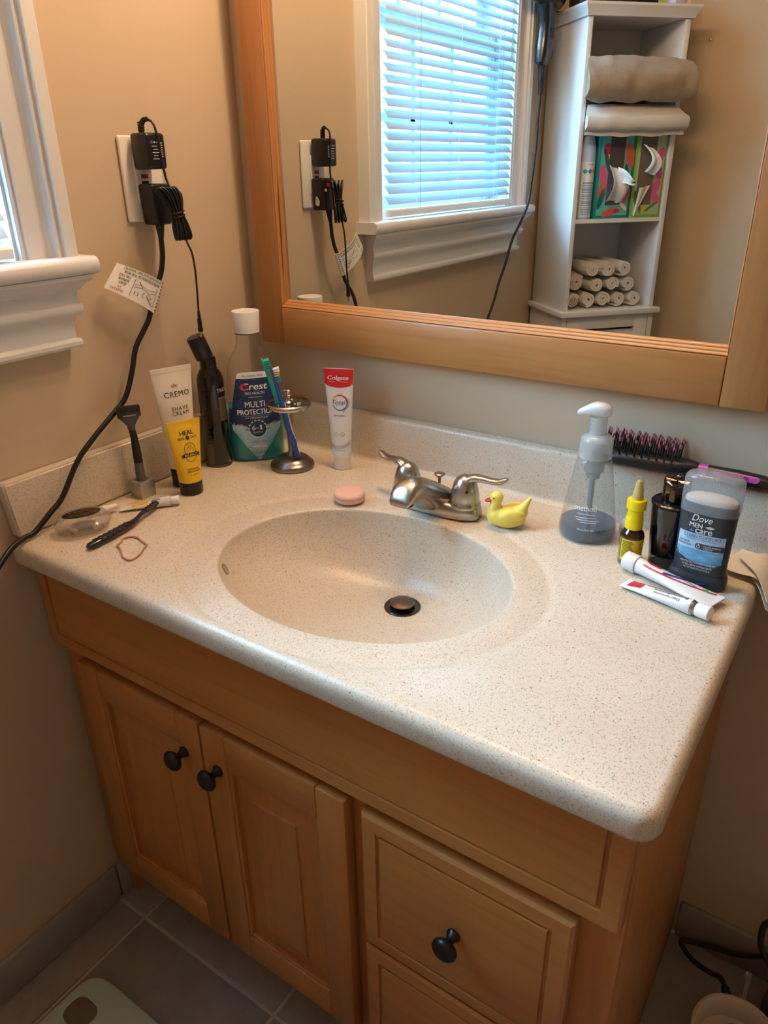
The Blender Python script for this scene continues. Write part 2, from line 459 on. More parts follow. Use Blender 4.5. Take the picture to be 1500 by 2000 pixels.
# jamb liners, sash, glass
for y0, y1 in ((WY0, WY0 - .008), (WY1 + .008, WY1)):
    wpart('jamb', prism([(-.14, WZ0), (.004, WZ0), (.004, WZ1), (-.14, WZ1)], y0, y1, lambda x, z, t: (x, t, z)), TRIM, 0)
wpart('jamb', prism([(-.14, WY0), (.004, WY0), (.004, WY1), (-.14, WY1)], WZ1 - .008, WZ1, lambda x, y, t: (x, y, t)), TRIM, 0)
wpart('jamb', prism([(-.14, WY0), (-.05, WY0), (-.05, WY1), (-.14, WY1)], WZ0, WZ0 + .028, lambda x, y, t: (x, y, t)), TRIM, 0)
def sash(z0, z1, x0, x1):
    a, b = WY0 - .008, WY1 + .008
    bm = bmesh.new()
    for q in ((x0, x1, a - .042, a, z0, z1), (x0, x1, b, b + .042, z0, z1), (x0, x1, b + .042, a - .042, z0, z0 + .05), (x0, x1, b + .042, a - .042, z1 - .035, z1)):
        add_box(bm, q[0], q[1], min(q[2:4]), max(q[2:4]), q[4], q[5], .003, 1)
    for v in bm.verts: v.co -= WO
    s = from_bm('sash', bm, TRIM, win)
    for k in (1, 2):
        y = a - .042 + (b + .084 - a) * k / 3
        m = box('muntin', x0 + .006 - WO.x, x1 - .006 - WO.x, y - .009 - WO.y, y + .009 - WO.y, z0 + .05 - WO.z, z1 - .035 - WO.z, TRIM, s)
    zc = (z0 + z1) / 2
    box('muntin', x0 + .006 - WO.x, x1 - .006 - WO.x, b + .042 - WO.y, a - .042 - WO.y, zc - .009 - WO.z, zc + .009 - WO.z, TRIM, s)
    xm = (x0 + x1) / 2
    box('pane', xm - .002 - WO.x, xm + .002 - WO.x, b + .04 - WO.y, a - .04 - WO.y, z0 + .045 - WO.z, z1 - .03 - WO.z, clear('window_glass', '#f2fbff', '#ffffff', .0, .02), s)
sash(1.178, 1.60, -.085, -.05)
sash(1.57, 2.012, -.125, -.09)

# ------------------------------------------------------------------ outside the window
struct(box('ground_outside', -40, -.16, -40, 30, -.75, -.70, M('lawn', '#5f7d4a', .9, var=(3, '#46653a')), smooth=0))
nb = thing('house_backdrop', 'blue clapboard house wall seen through the blind', 'building', (-6, -8, -.7))  # added house wall; its dark blue dims and colours the view between the slats
SID = M('blue_siding', '#4a86a6', .8)
cl_ = bpy.data.meshes.new('clapboard'); v_, f_ = prism([(0, 0), (.022, 0), (.008, .155), (0, .155)], -12, 14, lambda x, z, t: (x, t, z)); cl_.from_pydata(v_, [], f_); cl_.update()
for k in range(22):
    o = link('clapboard', cl_, SID, nb, 0); o.location = (0, 0, .15 * k)
box('backdrop_body', -4, -.001, -12, 14, 0, 3.3, SID, nb, smooth=0)
for y in (-7.5, -4.2, -1.0, 2.2):
    w_ = box('backdrop_window', 0, .05, y, y + 1.1, 1.5, 2.9, TRIM, nb, .01); box('window_pane', .05, .054, y + .1, y + 1.0, 1.6, 2.8, M('far_glass', '#2b3a44', .1), w_)

# ------------------------------------------------------------------ mini blind
BLIND = newmat('blind_slat')
_m, nt, out = BLIND
_p = nt.nodes.new('ShaderNodeBsdfPrincipled'); _p.inputs['Base Color'].default_value = lin('#ccd6dc'); _p.inputs['Roughness'].default_value = .4
_t = nt.nodes.new('ShaderNodeBsdfTranslucent'); _t.inputs[0].default_value = lin('#a6d6ee')
_x = nt.nodes.new('ShaderNodeMixShader'); _x.inputs[0].default_value = .28
nt.links.new(_p.outputs[0], _x.inputs[1]); nt.links.new(_t.outputs[0], _x.inputs[2]); nt.links.new(_x.outputs[0], out.inputs[0])
BLIND = _m
BX, BY0, BY1, BZ = .008, -.466, -1.086, 1.207
blind = thing('window_blind', 'white mini blind hanging in the white framed window', 'blind', (BX, -.776, 1.183))
BO = Vector(blind.location)
half = (BY0 - BY1) / 2
# curved slat, tilted with its room edge down
TILT = R(46)
prof = []
for k in range(7):
    s = -1 + 2 * k / 6; prof.append((s * .0125, .0022 * (1 - s * s)))
pr = prof + [(a, b - .0004) for a, b in prof[::-1]]
pr = [(a * math.cos(TILT) + b * math.sin(TILT), -a * math.sin(TILT) + b * math.cos(TILT)) for a, b in pr]
sv, sf = prism(pr, -half, half, lambda u, v, t: (u, t, v))
slat_me = bpy.data.meshes.new('slat'); slat_me.from_pydata(sv, [], sf); slat_me.update()
nsl = 36
for k in range(nsl):
    o = link('slat', slat_me, BLIND, blind, 40); o.location = (0, 0, BZ + .012 + k * .0215 - BO.z)
br = [(-.011, .0), (.011, 0), (.0125, .003), (.0125, .012), (.010, .0155), (-.010, .0155), (-.0125, .012), (-.0125, .003)]
fix_normals(from_geo('bottom_rail', *prism(br, -half, half, lambda u, v, t: (u, t, v + 1.1845 - BO.z)), WHITEP, blind))
box('head_rail', -.015, .02, -half - .003, half + .003, 1.985 - BO.z, 2.01 - BO.z, WHITEP, blind, .002)
for y in (.20, .0, -.20):
    for dx in (-.0135, .0135):
        from_geo('ladder_cord', *tube([(dx, y, 1.19 - BO.z), (dx, y, 1.99 - BO.z)], .0006, 6, 1), WHITEP, blind)
CRD = M('cord_grey', '#8fb6c8', .6)
for y in (.19, -.215):
    from_geo('lift_cord', *tube([(.017, y, 1.20 - BO.z), (.017, y, 1.99 - BO.z)], .0008, 6, 1), CRD, blind)
from_geo('tilt_wand', *tube([(.022, -.255, 1.535 - BO.z), (.020, -.255, 1.98 - BO.z)], .0032, 8, 1), clear('wand_clear', '#d8e8ee', '#a8b8c0', .3), blind)

# ------------------------------------------------------------------ framed mirror
mir = thing('framed_mirror', 'wall mirror in a honey maple frame with reeded inner edge', 'mirror', (.467, 0, .997))
MO = Vector(mir.location)
FX0, FX1, FZ0, FZ1, FIX0, FIX1, FIZ0, FIZ1 = .0405, .897, .997, 1.80, .0935, .8405, 1.0625, 1.735
def mbox(name, x0, x1, z0, z1, mat):
    return box(name, x0 - MO.x, x1 - MO.x, -.030, -.004, z0 - MO.z, z1 - MO.z, mat, mir, .003, 2)
mbox('stile', FX0, FIX0, FZ0, FZ1, FRAMEZ); mbox('stile', FIX1, FX1, FZ0, FZ1, FRAMEZ)
mbox('rail', FIX0, FIX1, FZ0, FIZ0, FRAMEX); mbox('rail', FIX0, FIX1, FIZ1, FZ1, FRAMEX)
reed = [(0, -.006)]
for k in range(3):
    for j in range(6):
        t = math.pi * j / 5
        reed.append((.0008 + k * .004 + .002 * (1 - math.cos(t)), -.0275 + k * .004 + .002 * (1 - math.cos(t)) * 1 - .0017 * math.sin(t)))
reed.append((.0128, -.014)); reed.append((.0128, -.006))
for nm, g, mt in (('reeded_moulding', prism(reed, FIX0, FIX1, lambda u, v, t: (t - MO.x, v, FIZ0 + u - MO.z)), FRAMEX),
                  ('reeded_moulding', prism(reed, FIX0, FIX1, lambda u, v, t: (t - MO.x, v, FIZ1 - u - MO.z)), FRAMEX),
                  ('reeded_moulding', prism(reed, FIZ0, FIZ1, lambda u, v, t: (FIX0 + u * .55 - MO.x, v, t - MO.z)), FRAMEZ),
                  ('reeded_moulding', prism(reed, FIZ0, FIZ1, lambda u, v, t: (FIX1 - u * .3 - MO.x, v, t - MO.z)), FRAMEZ)):
    fix_normals(from_geo(nm, *g, mt, mir, 30))
box('glass', FIX0 - MO.x, FIX1 - MO.x, -.015, -.0045, FIZ0 - MO.z, FIZ1 - MO.z, M('mirror_silver', '#dfe4e2', .0, 1), mir, 0, smooth=0)

# ------------------------------------------------------------------ vanity light above the mirror
vl = thing('vanity_light', 'three bulb vanity light bar above the mirror', 'lamp', (.45, 0, 1.97))
box('backplate', -.30, .30, -.025, -.001, -.05, .05, NICKEL, vl, .008)
BULB = M('lit_bulb', '#ffffff', .4, emit=('#ffd8ae', BULB_E))
for x in (-.20, 0, .20):
    g = lathe([(.022, 0), (.022, .03), (.016, .035)], 20)
    a = from_geo('socket', *geo_map(g, lambda q: (x + q.x, -.025 - q.z, q.y)), NICKEL, vl)
    pr_ = [(.0, -.045)] + [(.045 * math.sin(math.pi * k / 14), -.045 * math.cos(math.pi * k / 14)) for k in range(1, 14)] + [(.0, .045)]
    from_geo('bulb', *geo_map(lathe([(max(r, .0005), z) for r, z in pr_], 24), lambda q: (x + q.x, -.10 - q.z, q.y)), BULB, vl)
# ================================================================== vanity
cab = thing('vanity_cabinet', 'honey maple bathroom vanity cabinet with two doors and drawers', 'cabinet', (.464, -.26, 0))
CO = Vector(cab.location)
CX0, CX1, CYF, CZT = .008, .920, -.513, .769
def cbox(name, x0, x1, y0, y1, z0, z1, mat, parent=cab, bevel=0, seg=2):
    return box(name, x0 - CO.x, x1 - CO.x, y0 - CO.y, y1 - CO.y, z0 - CO.z, z1 - CO.z, mat, parent, bevel, seg)
cbox('side_panel', CX0, CX0 + .016, CYF + .018, -.004, .002, CZT, WOODZ)
cbox('side_panel', CX1 - .016, CX1, CYF + .018, -.004, .002, CZT, WOODZ, bevel=.001)
cbox('back_panel', CX0 + .016, CX1 - .016, -.012, -.004, .10, CZT, WOODZ)
cbox('bottom_panel', CX0 + .016, CX1 - .016, CYF + .018, -.012, .10, .114, WOODX)
cbox('toe_kick', CX0 + .016, CX1 - .016, -.45, -.438, .002, .10, WOODX)
# face frame
for x0, x1 in ((CX0, .088), (.575, .622), (.865, CX1)):
    cbox('face_stile', x0, x1, CYF, CYF + .018, .10, CZT, WOODZ, bevel=.0012)
cbox('face_rail', .088, .575, CYF + .0004, CYF + .018, .565, CZT, WOODX)
cbox('face_rail', .622, .865, CYF + .0004, CYF + .018, .565, CZT, WOODX)
cbox('face_rail', .088, .575, CYF + .0004, CYF + .018, .10, .15, WOODX)
cbox('face_rail', .622, .865, CYF + .0004, CYF + .018, .10, .15, WOODX)
cbox('face_rail', .622, .865, CYF + .0004, CYF + .018, .345, .37, WOODX)
def raised(x0, x1, z0, z1, yb, yf, steps):
    """board with stepped front; steps = [(inset, y), ...] ending with the field"""
    V, F = [], []
    rings = [(0, yb)] + steps
    for ins, y in rings:
        V += [(x0 + ins - CO.x, y - CO.y, z0 + ins - CO.z), (x1 - ins - CO.x, y - CO.y, z0 + ins - CO.z), (x1 - ins - CO.x, y - CO.y, z1 - ins - CO.z), (x0 + ins - CO.x, y - CO.y, z1 - ins - CO.z)]
    for i in range(len(rings) - 1):
        for k in range(4): F.append((i * 4 + k, i * 4 + (k + 1) % 4, i * 4 + 4 + (k + 1) % 4, i * 4 + 4 + k))
    F += [(3, 2, 1, 0), tuple(len(rings) * 4 - 4 + k for k in range(4))]
    return V, F
def knob(parent, x, y, z):
    prof = [(.0002, 0), (.0085, 0), (.0088, .0025), (.0065, .005), (.0052, .010), (.0055, .014), (.0085, .0165), (.0135, .018), (.0158, .021), (.0156, .025), (.0125, .0285), (.0065, .0305), (.0004, .031)]
    from_geo('knob', *geo_map(lathe(prof, 28, False), lambda q: (x + q.x - CO.x, y - q.z - CO.y, z + q.y - CO.z)), KNOB, parent, 60)['label'] = 'round matte black knob'
YB, YF = CYF - .0005, -.533
# false front under the top
fas = fix_normals(from_geo('false_front', *raised(.0085, .9195, .610, .7685, CYF + .0005, YF, [(0, YF + .003), (.003, YF), (.021, YF), (.0215, YF + .003), (.0255, YF + .0035), (.026, YF + .0005), (.027, YF)]), WOODX, cab, 20))
def drawer(z0, z1, kn):
    d = fix_normals(from_geo('drawer', *raised(.610, .877, z0, z1, CYF - .0005, YF, [(0, YF + .004), (.004, YF + .0005), (.006, YF), (.022, YF), (.0225, YF + .003), (.027, YF + .0035), (.0275, YF + .0005), (.029, YF)]), WOODX, cab, 20))
    knob(d, .742, YF, kn)
drawer(.361, .592, .477); drawer(.137, .355, .25)
def door(x0, x1, kx):
    z0, z1 = .137, .594
    st, rl = .046, .056
    d = bpy.data.objects.new('door', None); COL.objects.link(d); d.parent = cab
    def bar(nm, a, b, c, e, mt):
        cbox(nm, a, b, YF, CYF - .0005, c, e, mt, d, .003, 2)
    bar('door_stile', x0, x0 + st, z0, z1, WOODZ); bar('door_stile', x1 - st, x1, z0, z1, WOODZ)
    bar('door_rail', x0 + st, x1 - st, z0, z0 + rl, WOODX); bar('door_rail', x0 + st, x1 - st, z1 - rl, z1, WOODX)
    # lip line run round the door
    a, b, c, e = x0 + st, x1 - st, z0 + rl, z1 - rl
    for q in ((a, a + .005, c, e), (b - .005, b, c, e), (a + .005, b - .005, c, c + .005), (a + .005, b - .005, e - .005, e)):
        cbox('sticking', q[0], q[1], YF + .003, CYF - .002, q[2], q[3], WOODZ, d, .0014, 1)
    p_ = from_geo('door_panel', *raised(a + .004, b - .004, c + .004, e - .004, CYF - .0015, YF, [(0, YF + .012), (.001, YF + .0115), (.036, YF + .0055), (.0365, YF + .003), (.0385, YF + .0025)]), WOODZ, d, 12)
    fix_normals(p_)
    knob(d, kx, YF, .528)
door(.064, .3325, .298); door(.3365, .587, .366)

# ------------------------------------------------------------------ sink top
top = thing('sink_top', 'cream speckled solid surface sink top with oval basin and upstands', 'sink', (.47, -.284, CZT))
TO = Vector(top.location)
X0, X1, Y0, Y1 = .0035, .940, -.565, -.0035
ZB = H - .0333
RAD = .013
def perim(ins, cr):
    """rounded rectangle points with outward normals"""
    x0, x1, y0, y1 = X0 + ins, X1 - ins, Y0 + ins, Y1 - ins
    P = []
    def edge(ax, ay, bx, by, nx, ny, n):
        for k in range(1, n): P.append((ax + (bx - ax) * k / n, ay + (by - ay) * k / n, nx, ny))
    def corner(cx, cy, a0):
        for k in range(7):
            a = R(a0 + 90 * k / 6); P.append((cx + cr * math.cos(a), cy + cr * math.sin(a), math.cos(a), math.sin(a)))
    corner(x1 - cr, y1 - cr, 0); edge(x1 - cr, y1, x0 + cr, y1, 0, 1, 40)
    corner(x0 + cr, y1 - cr, 90); edge(x0, y1 - cr, x0, y0 + cr, -1, 0, 26)
    corner(x0 + cr, y0 + cr, 180); edge(x0 + cr, y0, x1 - cr, y0, 0, -1, 40)
    corner(x1 - cr, y0 + cr, 270); edge(x1, y0 + cr, x1, y1 - cr, 1, 0, 26)
    return P
PER = perim(RAD, .010); NP = len(PER)
BCX, BCY, BA, BB = .4815, -.340, .2135, .168
DRX, DRY, DRZ = .492, -.253, H - .113
rings = []
def ell(cx, cy, a, b, z):
    pts = []
    for (x, y, _, _) in PER:
        t = math.atan2((y - BCY) / BB, (x - BCX) / BA)
        pts.append((cx + a * math.cos(t), cy + b * math.sin(t), z))
    rings.append(pts)
# bowl from the drain outward
S = [.095, .16, .24, .34, .44, .54, .64, .72, .79, .85, .90, .94, .97, .99]
for s in S:
    q = (s - .095) / (1 - .095)
    z = DRZ + (H - .006 - DRZ) * (1 - (1 - q ** 2.3) ** .62)
    k = 1 - q ** 1.15
    ell(BCX + (DRX - BCX) * k, BCY + (DRY - BCY) * k, BA * s * .985, BB * s * .985, z)
for k in range(5):
    t = math.pi / 2 * k / 4
    ell(BCX, BCY, BA * (.985 + .022 * (1 - math.cos(t))), BB * (.985 + .026 * (1 - math.cos(t))), H - .007 + .0045 * math.sin(t))
ell(BCX, BCY, BA * 1.06, BB * 1.075, H - .0022)
ell(BCX - .002, BCY, BA * 1.20, BB * 1.235, H - .0028)
ell(BCX - .003, BCY, BA * 1.225, BB * 1.262, H - .0036)
ell(BCX - .003, BCY, BA * 1.25, BB * 1.292, H - .0010)
ell(BCX - .003, BCY, BA * 1.275, BB * 1.32, H)
# keep the outermost ovals inside the flat of the slab
lim = (X0 + RAD, X1 - RAD, Y0 + RAD, Y1 - RAD)
for r in rings[-4:]:
    for i, (x, y, z) in enumerate(r):
        r[i] = (min(max(x, lim[0] + .002), lim[1] - .002), min(max(y, lim[2] + .002), lim[3] - .002), z)
rings.append([(x, y, H) for x, y, _, _ in PER])
for k in range(1, 8):
    t = math.pi / 2 * k / 7
    rings.append([(x + nx * RAD * math.sin(t), y + ny * RAD * math.sin(t), H - RAD * (1 - math.cos(t))) for x, y, nx, ny in PER])
rings.append([(x + nx * RAD, y + ny * RAD, ZB + .005) for x, y, nx, ny in PER])
rings.append([(x + nx * (RAD - .002), y + ny * (RAD - .002), ZB + .0012) for x, y, nx, ny in PER])
rings.append([(x + nx * (RAD - .006), y + ny * (RAD - .006), ZB) for x, y, nx, ny in PER])
rings.append([(x - nx * .012, y - ny * .012, ZB + .0002) for x, y, nx, ny in PER])
V = [Vector(q) - TO for r in rings for q in r]
F = []
for i in range(len(rings) - 1):
    for k in range(NP):
        F.append((i * NP + k, i * NP + (k + 1) % NP, (i + 1) * NP + (k + 1) % NP, (i + 1) * NP + k))
slab = fix_normals(from_geo('basin_slab', V, F, STONE, top, 50))
# back upstand with a cove at its foot
cv = [(-.0015, H - .004)] + [(-.0015, H + .087)] + [(-.0135, H + .087), (-.0165, H + .0862), (-.0185, H + .0838), (-.0195, H + .080)]
cv += [(-.0200, H + .012)] + [(-.0200 - .011 * (1 - math.cos(math.pi / 2 * k / 5)), H + .0112 - .011 * math.sin(math.pi / 2 * k / 5)) for k in range(1, 6)] + [(-.031, H - .004)]
fix_normals(from_geo('back_upstand', *prism(cv, .0015, .938, lambda y, z, t: (t - TO.x, y - TO.y, z - TO.z)), STONE, top, 40))
# loose side upstand against the wall, with a rounded slanted nose
ss = [(-.022, H + .0006), (-.545, H + .0006), (-.549, H + .003), (-.5555, H + .078), (-.5545, H + .083), (-.551, H + .0862), (-.022, H + .0862)]
bm = bmesh.new()
sv_, sf_ = prism(ss, .0015, .0195, lambda y, z, t: (t - TO.x, y - TO.y, z - TO.z))
bv = [bm.verts.new(q) for q in sv_]
for f in sf_: bm.faces.new([bv[i] for i in f])
bmesh.ops.recalc_face_normals(bm, faces=bm.faces)
bmesh.ops.bevel(bm, geom=[e for e in bm.edges if all(v.co.x > .018 - TO.x for v in e.verts)], offset=.003, segments=3, affect='EDGES')
from_bm('side_upstand', bm, STONE, top, 35)
# waste fitting and overflow
DRAIN = M('dark_chrome', '#5a534d', .25, 1)
fl = lathe([(.0135, .0), (.0145, .0012), (.0165, .0018), (.0265, .0016), (.0275, .0004), (.0275, -.004)], 36, False)
dr = from_geo('drain_flange', *geo_map(fl, lambda q: q + Vector((DRX, DRY, DRZ + .0012)) - TO), DRAIN, top)
from_geo('drain_throat', *geo_map(lathe([(.0140, .001), (.0135, -.02)], 30, False), lambda q: q + Vector((DRX, DRY, DRZ)) - TO), M('drain_dark', '#15110e', .6), dr)
from_geo('drain_stopper', *geo_map(lathe([(.006, -.02), (.006, .005), (.0165, .0055), (.0185, .0075), (.018, .0095), (.012, .0115), (.0005, .012)], 36, False), lambda q: q + Vector((DRX, DRY, DRZ)) - TO), M('stopper_metal', '#7a6d64', .3, 1), dr)
g = lathe([(.0085, -.001), (.0085, .0006), (.0065, .0012), (.0060, .0002), (.0005, .0002)], 24, False)
ang = Vector((.69, .56, .4617)).to_track_quat('Z', 'Y').to_matrix().to_4x4()
from_geo('overflow_ring', *geo_map(g, lambda q: (ang @ q) + Vector((.3080, -.4250, .7806)) + Vector((.69, .56, .46)) * .0006 - TO), M('overflow_metal', '#b0a89c', .3, .6), top)
# ================================================================== things on the sink top
def face(phi, extra=0): return R(phi + 90 + extra)
def off(x, y, phi, s):
    return x - math.sin(R(phi)) * s, y + math.cos(R(phi)) * s

# ------------------------------------------------------------------ faucet
fau = thing('faucet', 'brushed nickel two lever sink faucet behind the basin', 'faucet', (.475, -.130, H + .0002))
L = Loft([(0, .078, .027, 2.6), (.004, .079, .028, 2.6), (.016, .077, .0265, 2.6), (.020, .073, .023, 2.6), (.0215, .066, .018, 2.6)], 64)
from_geo('base_plate', *L.geo(), NICKEL, fau, 40)
def sweep_sections(secs, N=28):
    """secs: (centre, right-vector half width, up-vector half height, exponent)"""
    V, F = [], []
    for c, a, b, e in secs:
        c, a, b = Vector(c), Vector(a), Vector(b)
        for k in range(N):
            t = 2 * math.pi * k / N; co, si = math.cos(t), math.sin(t)
            V.append(c + a * math.copysign(abs(co) ** (2 / e), co) + b * math.copysign(abs(si) ** (2 / e), si))
    for i in range(len(secs) - 1):
        for k in range(N): F.append((i * N + k, i * N + (k + 1) % N, (i + 1) * N + (k + 1) % N, (i + 1) * N + k))
    F += [tuple(range(N))[::-1], tuple((len(secs) - 1) * N + k for k in range(N))]
    return V, F
sp = []
for y, zt, zb, w in ((.022, .026, .0, .034), (.012, .034, .0, .031), (-.005, .045, .002, .0275), (-.022, .055, .004, .0245), (-.040, .065, .012, .0225), (-.058, .0725, .026, .0212), (-.074, .0745, .037, .0202), (-.088, .0705, .0405, .0195), (-.098, .062, .0405, .0185), (-.104, .052, .0405, .017), (-.106, .046, .0405, .0150)):
    sp.append(((0, y, (zt + zb) / 2), (w, 0, 0), (0, 0, (zt - zb) / 2), 2.8))
fix_normals(from_geo('spout', *sweep_sections(sp), NICKEL, fau, 50))
from_geo('aerator', *geo_map(lathe([(.0125, 0), (.0125, .006), (.0115, .007)], 28), lambda q: q + Vector((0, -.088, .0375))), M('aerator_dark', '#4a4641', .35, 1), fau)
for sx in (-1, 1):
    hx = .0515 * sx
    hd = from_geo('handle', *geo_map(lathe([(.0245, .0165), (.0245, .021), (.0232, .023), (.0225, .0245), (.0222, .030), (.0205, .042), (.0175, .053), (.0135, .060), (.007, .0645), (.0004, .0655)], 32, False), lambda q: q + Vector((hx, 0, 0))), NICKEL, fau, 50)
    lv = [((hx - sx * .004, 0, .050), (0, .0125, 0), (0, 0, .0115), 2.2), ((hx + sx * .006, .001, .058), (0, .0118, 0), (0, 0, .0088), 2.2), ((hx + sx * .016, .003, .0625), (0, .0095, 0), (0, 0, .0058), 2.2),
          ((hx + sx * .028, .006, .0625), (0, .0080, 0), (0, 0, .0045), 2.2), ((hx + sx * .040, .009, .0605), (0, .0078, 0), (0, 0, .0043), 2.2), ((hx + sx * .050, .0115, .0605), (0, .0082, 0), (0, 0, .0048), 2.2),
          ((hx + sx * .057, .013, .063), (0, .0078, 0), (0, 0, .0050), 2.2), ((hx + sx * .0615, .014, .0655), (0, .005, 0), (0, 0, .0034), 2.2)]
    fix_normals(from_geo('lever', *sweep_sections(lv), NICKEL, hd, 60))
    if sx > 0:
        from_geo('set_screw', *geo_map(lathe([(.0022, 0), (.0022, .002), (.0004, .002)], 14, False), lambda q: (hx + .012 + q.x, -.0168 - q.z * .8, .046 + q.y)), M('dark_hole', '#070707', .6), hd)
from_geo('lift_rod', *geo_map(lathe([(.0025, .03), (.0025, .043), (.0035, .047), (.0085, .0505), (.0088, .0525), (.006, .054), (.0004, .0545)], 24, False), lambda q: q + Vector((0, .012, 0))), NICKEL, fau, 60)

# ------------------------------------------------------------------ soap disc
sb = thing('soap_bar', 'round pale pink soap beside the faucet', 'soap', (.345, -.180, H + .0003))
PINK = M('pink_soap', '#e7b9a8', .55, sss=.1)
from_geo('soap_body', *lathe([(.016, 0)] + arc(.021, .0005, .0252, .006, 5) + [(.0254, .0085), (.0246, .0092), (.0254, .0099)] + arc(.0254, .0105, .018, .0165, 6, 1) + [(.0004, .0172)], 48), PINK, sb, 50)

# ------------------------------------------------------------------ duck
dk = thing('rubber_duck', 'yellow toy duck with red beak beside the faucet', 'toy', (.600, -.131, H), face(-66))
YEL = M('duck_yellow', '#f0dc6a', .42, sss=.15, bump=(120, .12))
def blob(cx, cy, cz, rx, ry, rz_, n=22, m=14, fn=None):
    V, F = [], []
    for j in range(m + 1):
        t = math.pi * j / m
        for k in range(n):
            a = 2 * math.pi * k / n
            q = Vector((math.sin(t) * math.cos(a), math.sin(t) * math.sin(a), -math.cos(t)))
            if fn: q = fn(q)
            V.append((cx + rx * q.x, cy + ry * q.y, cz + rz_ * q.z))
    for j in range(m):
        for k in range(n): F.append((j * n + k, j * n + (k + 1) % n, (j + 1) * n + (k + 1) % n, (j + 1) * n + k))
    return V, F
# one continuous skin: overlapping rounded masses fused and smoothed
def fuse(geos, voxel, it=6):
    v, f = geo_join(*geos)
    me_ = bpy.data.meshes.new('fuse'); me_.from_pydata([tuple(q) for q in v], [], f); me_.update()
    ob_ = bpy.data.objects.new('fuse', me_); COL.objects.link(ob_)
    r_ = ob_.modifiers.new('remesh', 'REMESH'); r_.mode = 'VOXEL'; r_.voxel_size = voxel
    s_ = ob_.modifiers.new('smooth', 'SMOOTH'); s_.factor = .5; s_.iterations = it
    bpy.context.view_layer.update()
    nm = bpy.data.meshes.new_from_object(ob_.evaluated_get(bpy.context.evaluated_depsgraph_get()))
    bpy.data.objects.remove(ob_); bpy.data.meshes.remove(me_)
    return nm
parts_ = [blob(-.001, 0, .0155, .027, .0195, .0165), blob(-.0165, 0, .0165, .0155, .0150, .0155), blob(.0165, 0, .024, .012, .011, .011)]
for k in range(6):
    t = k / 5; parts_.append(blob(.0205 + .0085 * t, 0, .031 + .0145 * t, .0075 - .0045 * t, .0085 - .006 * t, .006 - .003 * t, 14, 8))
for k in range(6):
    t = k / 5; parts_.append(blob(-.0215 + .003 * t, 0, .024 + .018 * t, .0105 - .0028 * t, .0105 - .0028 * t, .008, 14, 8))
parts_.append(blob(-.0185, 0, .0455, .0100, .0092, .0092))
baked = fuse(parts_, .0011)
for v in baked.vertices: v.co.z = max(v.co.z, .0006)
dbody = link('duck_body', baked, YEL, dk, 80)
for sy in (-1, 1):
    from_geo('wing', *blob(.006, sy * .0160, .0225, .0175, .0042, .0095, 16, 10, lambda q: Vector((q.x, q.y, q.z + .35 * q.x))), YEL, dk, 80)
    from_geo('eye', *blob(-.0225, sy * .0082, .047, .0013, .0010, .0013, 10, 6), M('eye_brown', '#7a6520', .4), dk, 80)
RED = M('beak_red', '#c2202a', .4)
from_geo('beak', *blob(-.0295, 0, .0405, .0062, .0048, .0028, 16, 10, lambda q: Vector((q.x, q.y * (1.15 + .25 * q.x), q.z + .5 * q.x))), RED, dk, 80)

# ------------------------------------------------------------------ mouthwash
mw = thing('mouthwash_bottle', 'large clear bottle of teal mouthwash with white cap', 'bottle', (.0754, -.103, H + .0003), face(-45.4, 4))
L = Loft([(0, .042, .030, 3), (.002, .046, .034, 3), (.008, .0495, .037, 3), (.03, .0505, .038, 3), (.06, .050, .0375, 3), (.10, .0475, .036, 2.8), (.14, .0435, .034, 2.6), (.165, .0405, .0325, 2.5), (.180, .0365, .030, 2.3), (.192, .0295, .0265, 2.1), (.199, .0235, .0232, 2), (.2005, .0235, .0235, 2), (.203, .0240, .0240, 2), (.2055, .0225, .0225, 2), (.208, .0205, .0205, 2), (.228, .0200, .0200, 2)], 56)
from_geo('bottle_shell', *L.geo(False), clear('mouthwash_shell', '#fbfcfc', '#cfd8da', .03), mw, 50)
TEAL = newmat('teal_liquid'); _m, nt, out = TEAL
_t = nt.nodes.new('ShaderNodeBsdfTransparent'); _t.inputs[0].default_value = lin('#7fd8d6')
_p = nt.nodes.new('ShaderNodeBsdfPrincipled'); _p.inputs['Base Color'].default_value = lin('#2fbcc8'); _p.inputs['Roughness'].default_value = .2
_x = nt.nodes.new('ShaderNodeMixShader'); _x.inputs[0].default_value = .55
nt.links.new(_t.outputs[0], _x.inputs[1]); nt.links.new(_p.outputs[0], _x.inputs[2]); nt.links.new(_x.outputs[0], out.inputs[0]); TEAL = _m
Li = Loft([(z, a * .97 - .0004, b * .97 - .0004, e) for z, a, b, e, _, _ in L.s if z < .09] + [(.0985, .0462, .0348, 2.8)], 48)
Li.s[0] = (.0012,) + Li.s[0][1:]
from_geo('liquid', *Li.geo(), TEAL, mw, 50)
cap = from_geo('screw_cap', *lathe([(.0208, .2275), (.0218, .2278), (.0240, .2625), (.0236, .2638), (.021, .2642), (.0205, .2636), (.0004, .2636)], 48, False), WHITEP, mw, 40)
from_geo('cap_band', *lathe([(.0203, .2255), (.0212, .2258), (.0212, .2276), (.0203, .2276)], 40, False), M('grey_band', '#5a5652', .5), mw)
NAVY = M('navy_label', '#152a55', .45, var=(90, '#1d3f78')); LBLUE = M('light_blue_label', '#8cc4de', .45, var=(40, '#b8dcec'))
fr = L.front
printed('label_white_band', [rows2([(.1535, -.0288, .0288), (.159, -.0272, .0272), (.1625, -.0258, .0258), (.1645, -.018, .018)])], fr, M('label_white', '#e8ecf0', .45), mw, .0006)
printed('label_navy', [rows2([(.052, -.004, .004), (.062, -.022, .022), (.0705, -.043, .043), (.078, -.0445, .0445), (.10, -.0405, .0405), (.13, -.0345, .0345), (.1535, -.0288, .0288)])], fr, NAVY, mw, .0006)
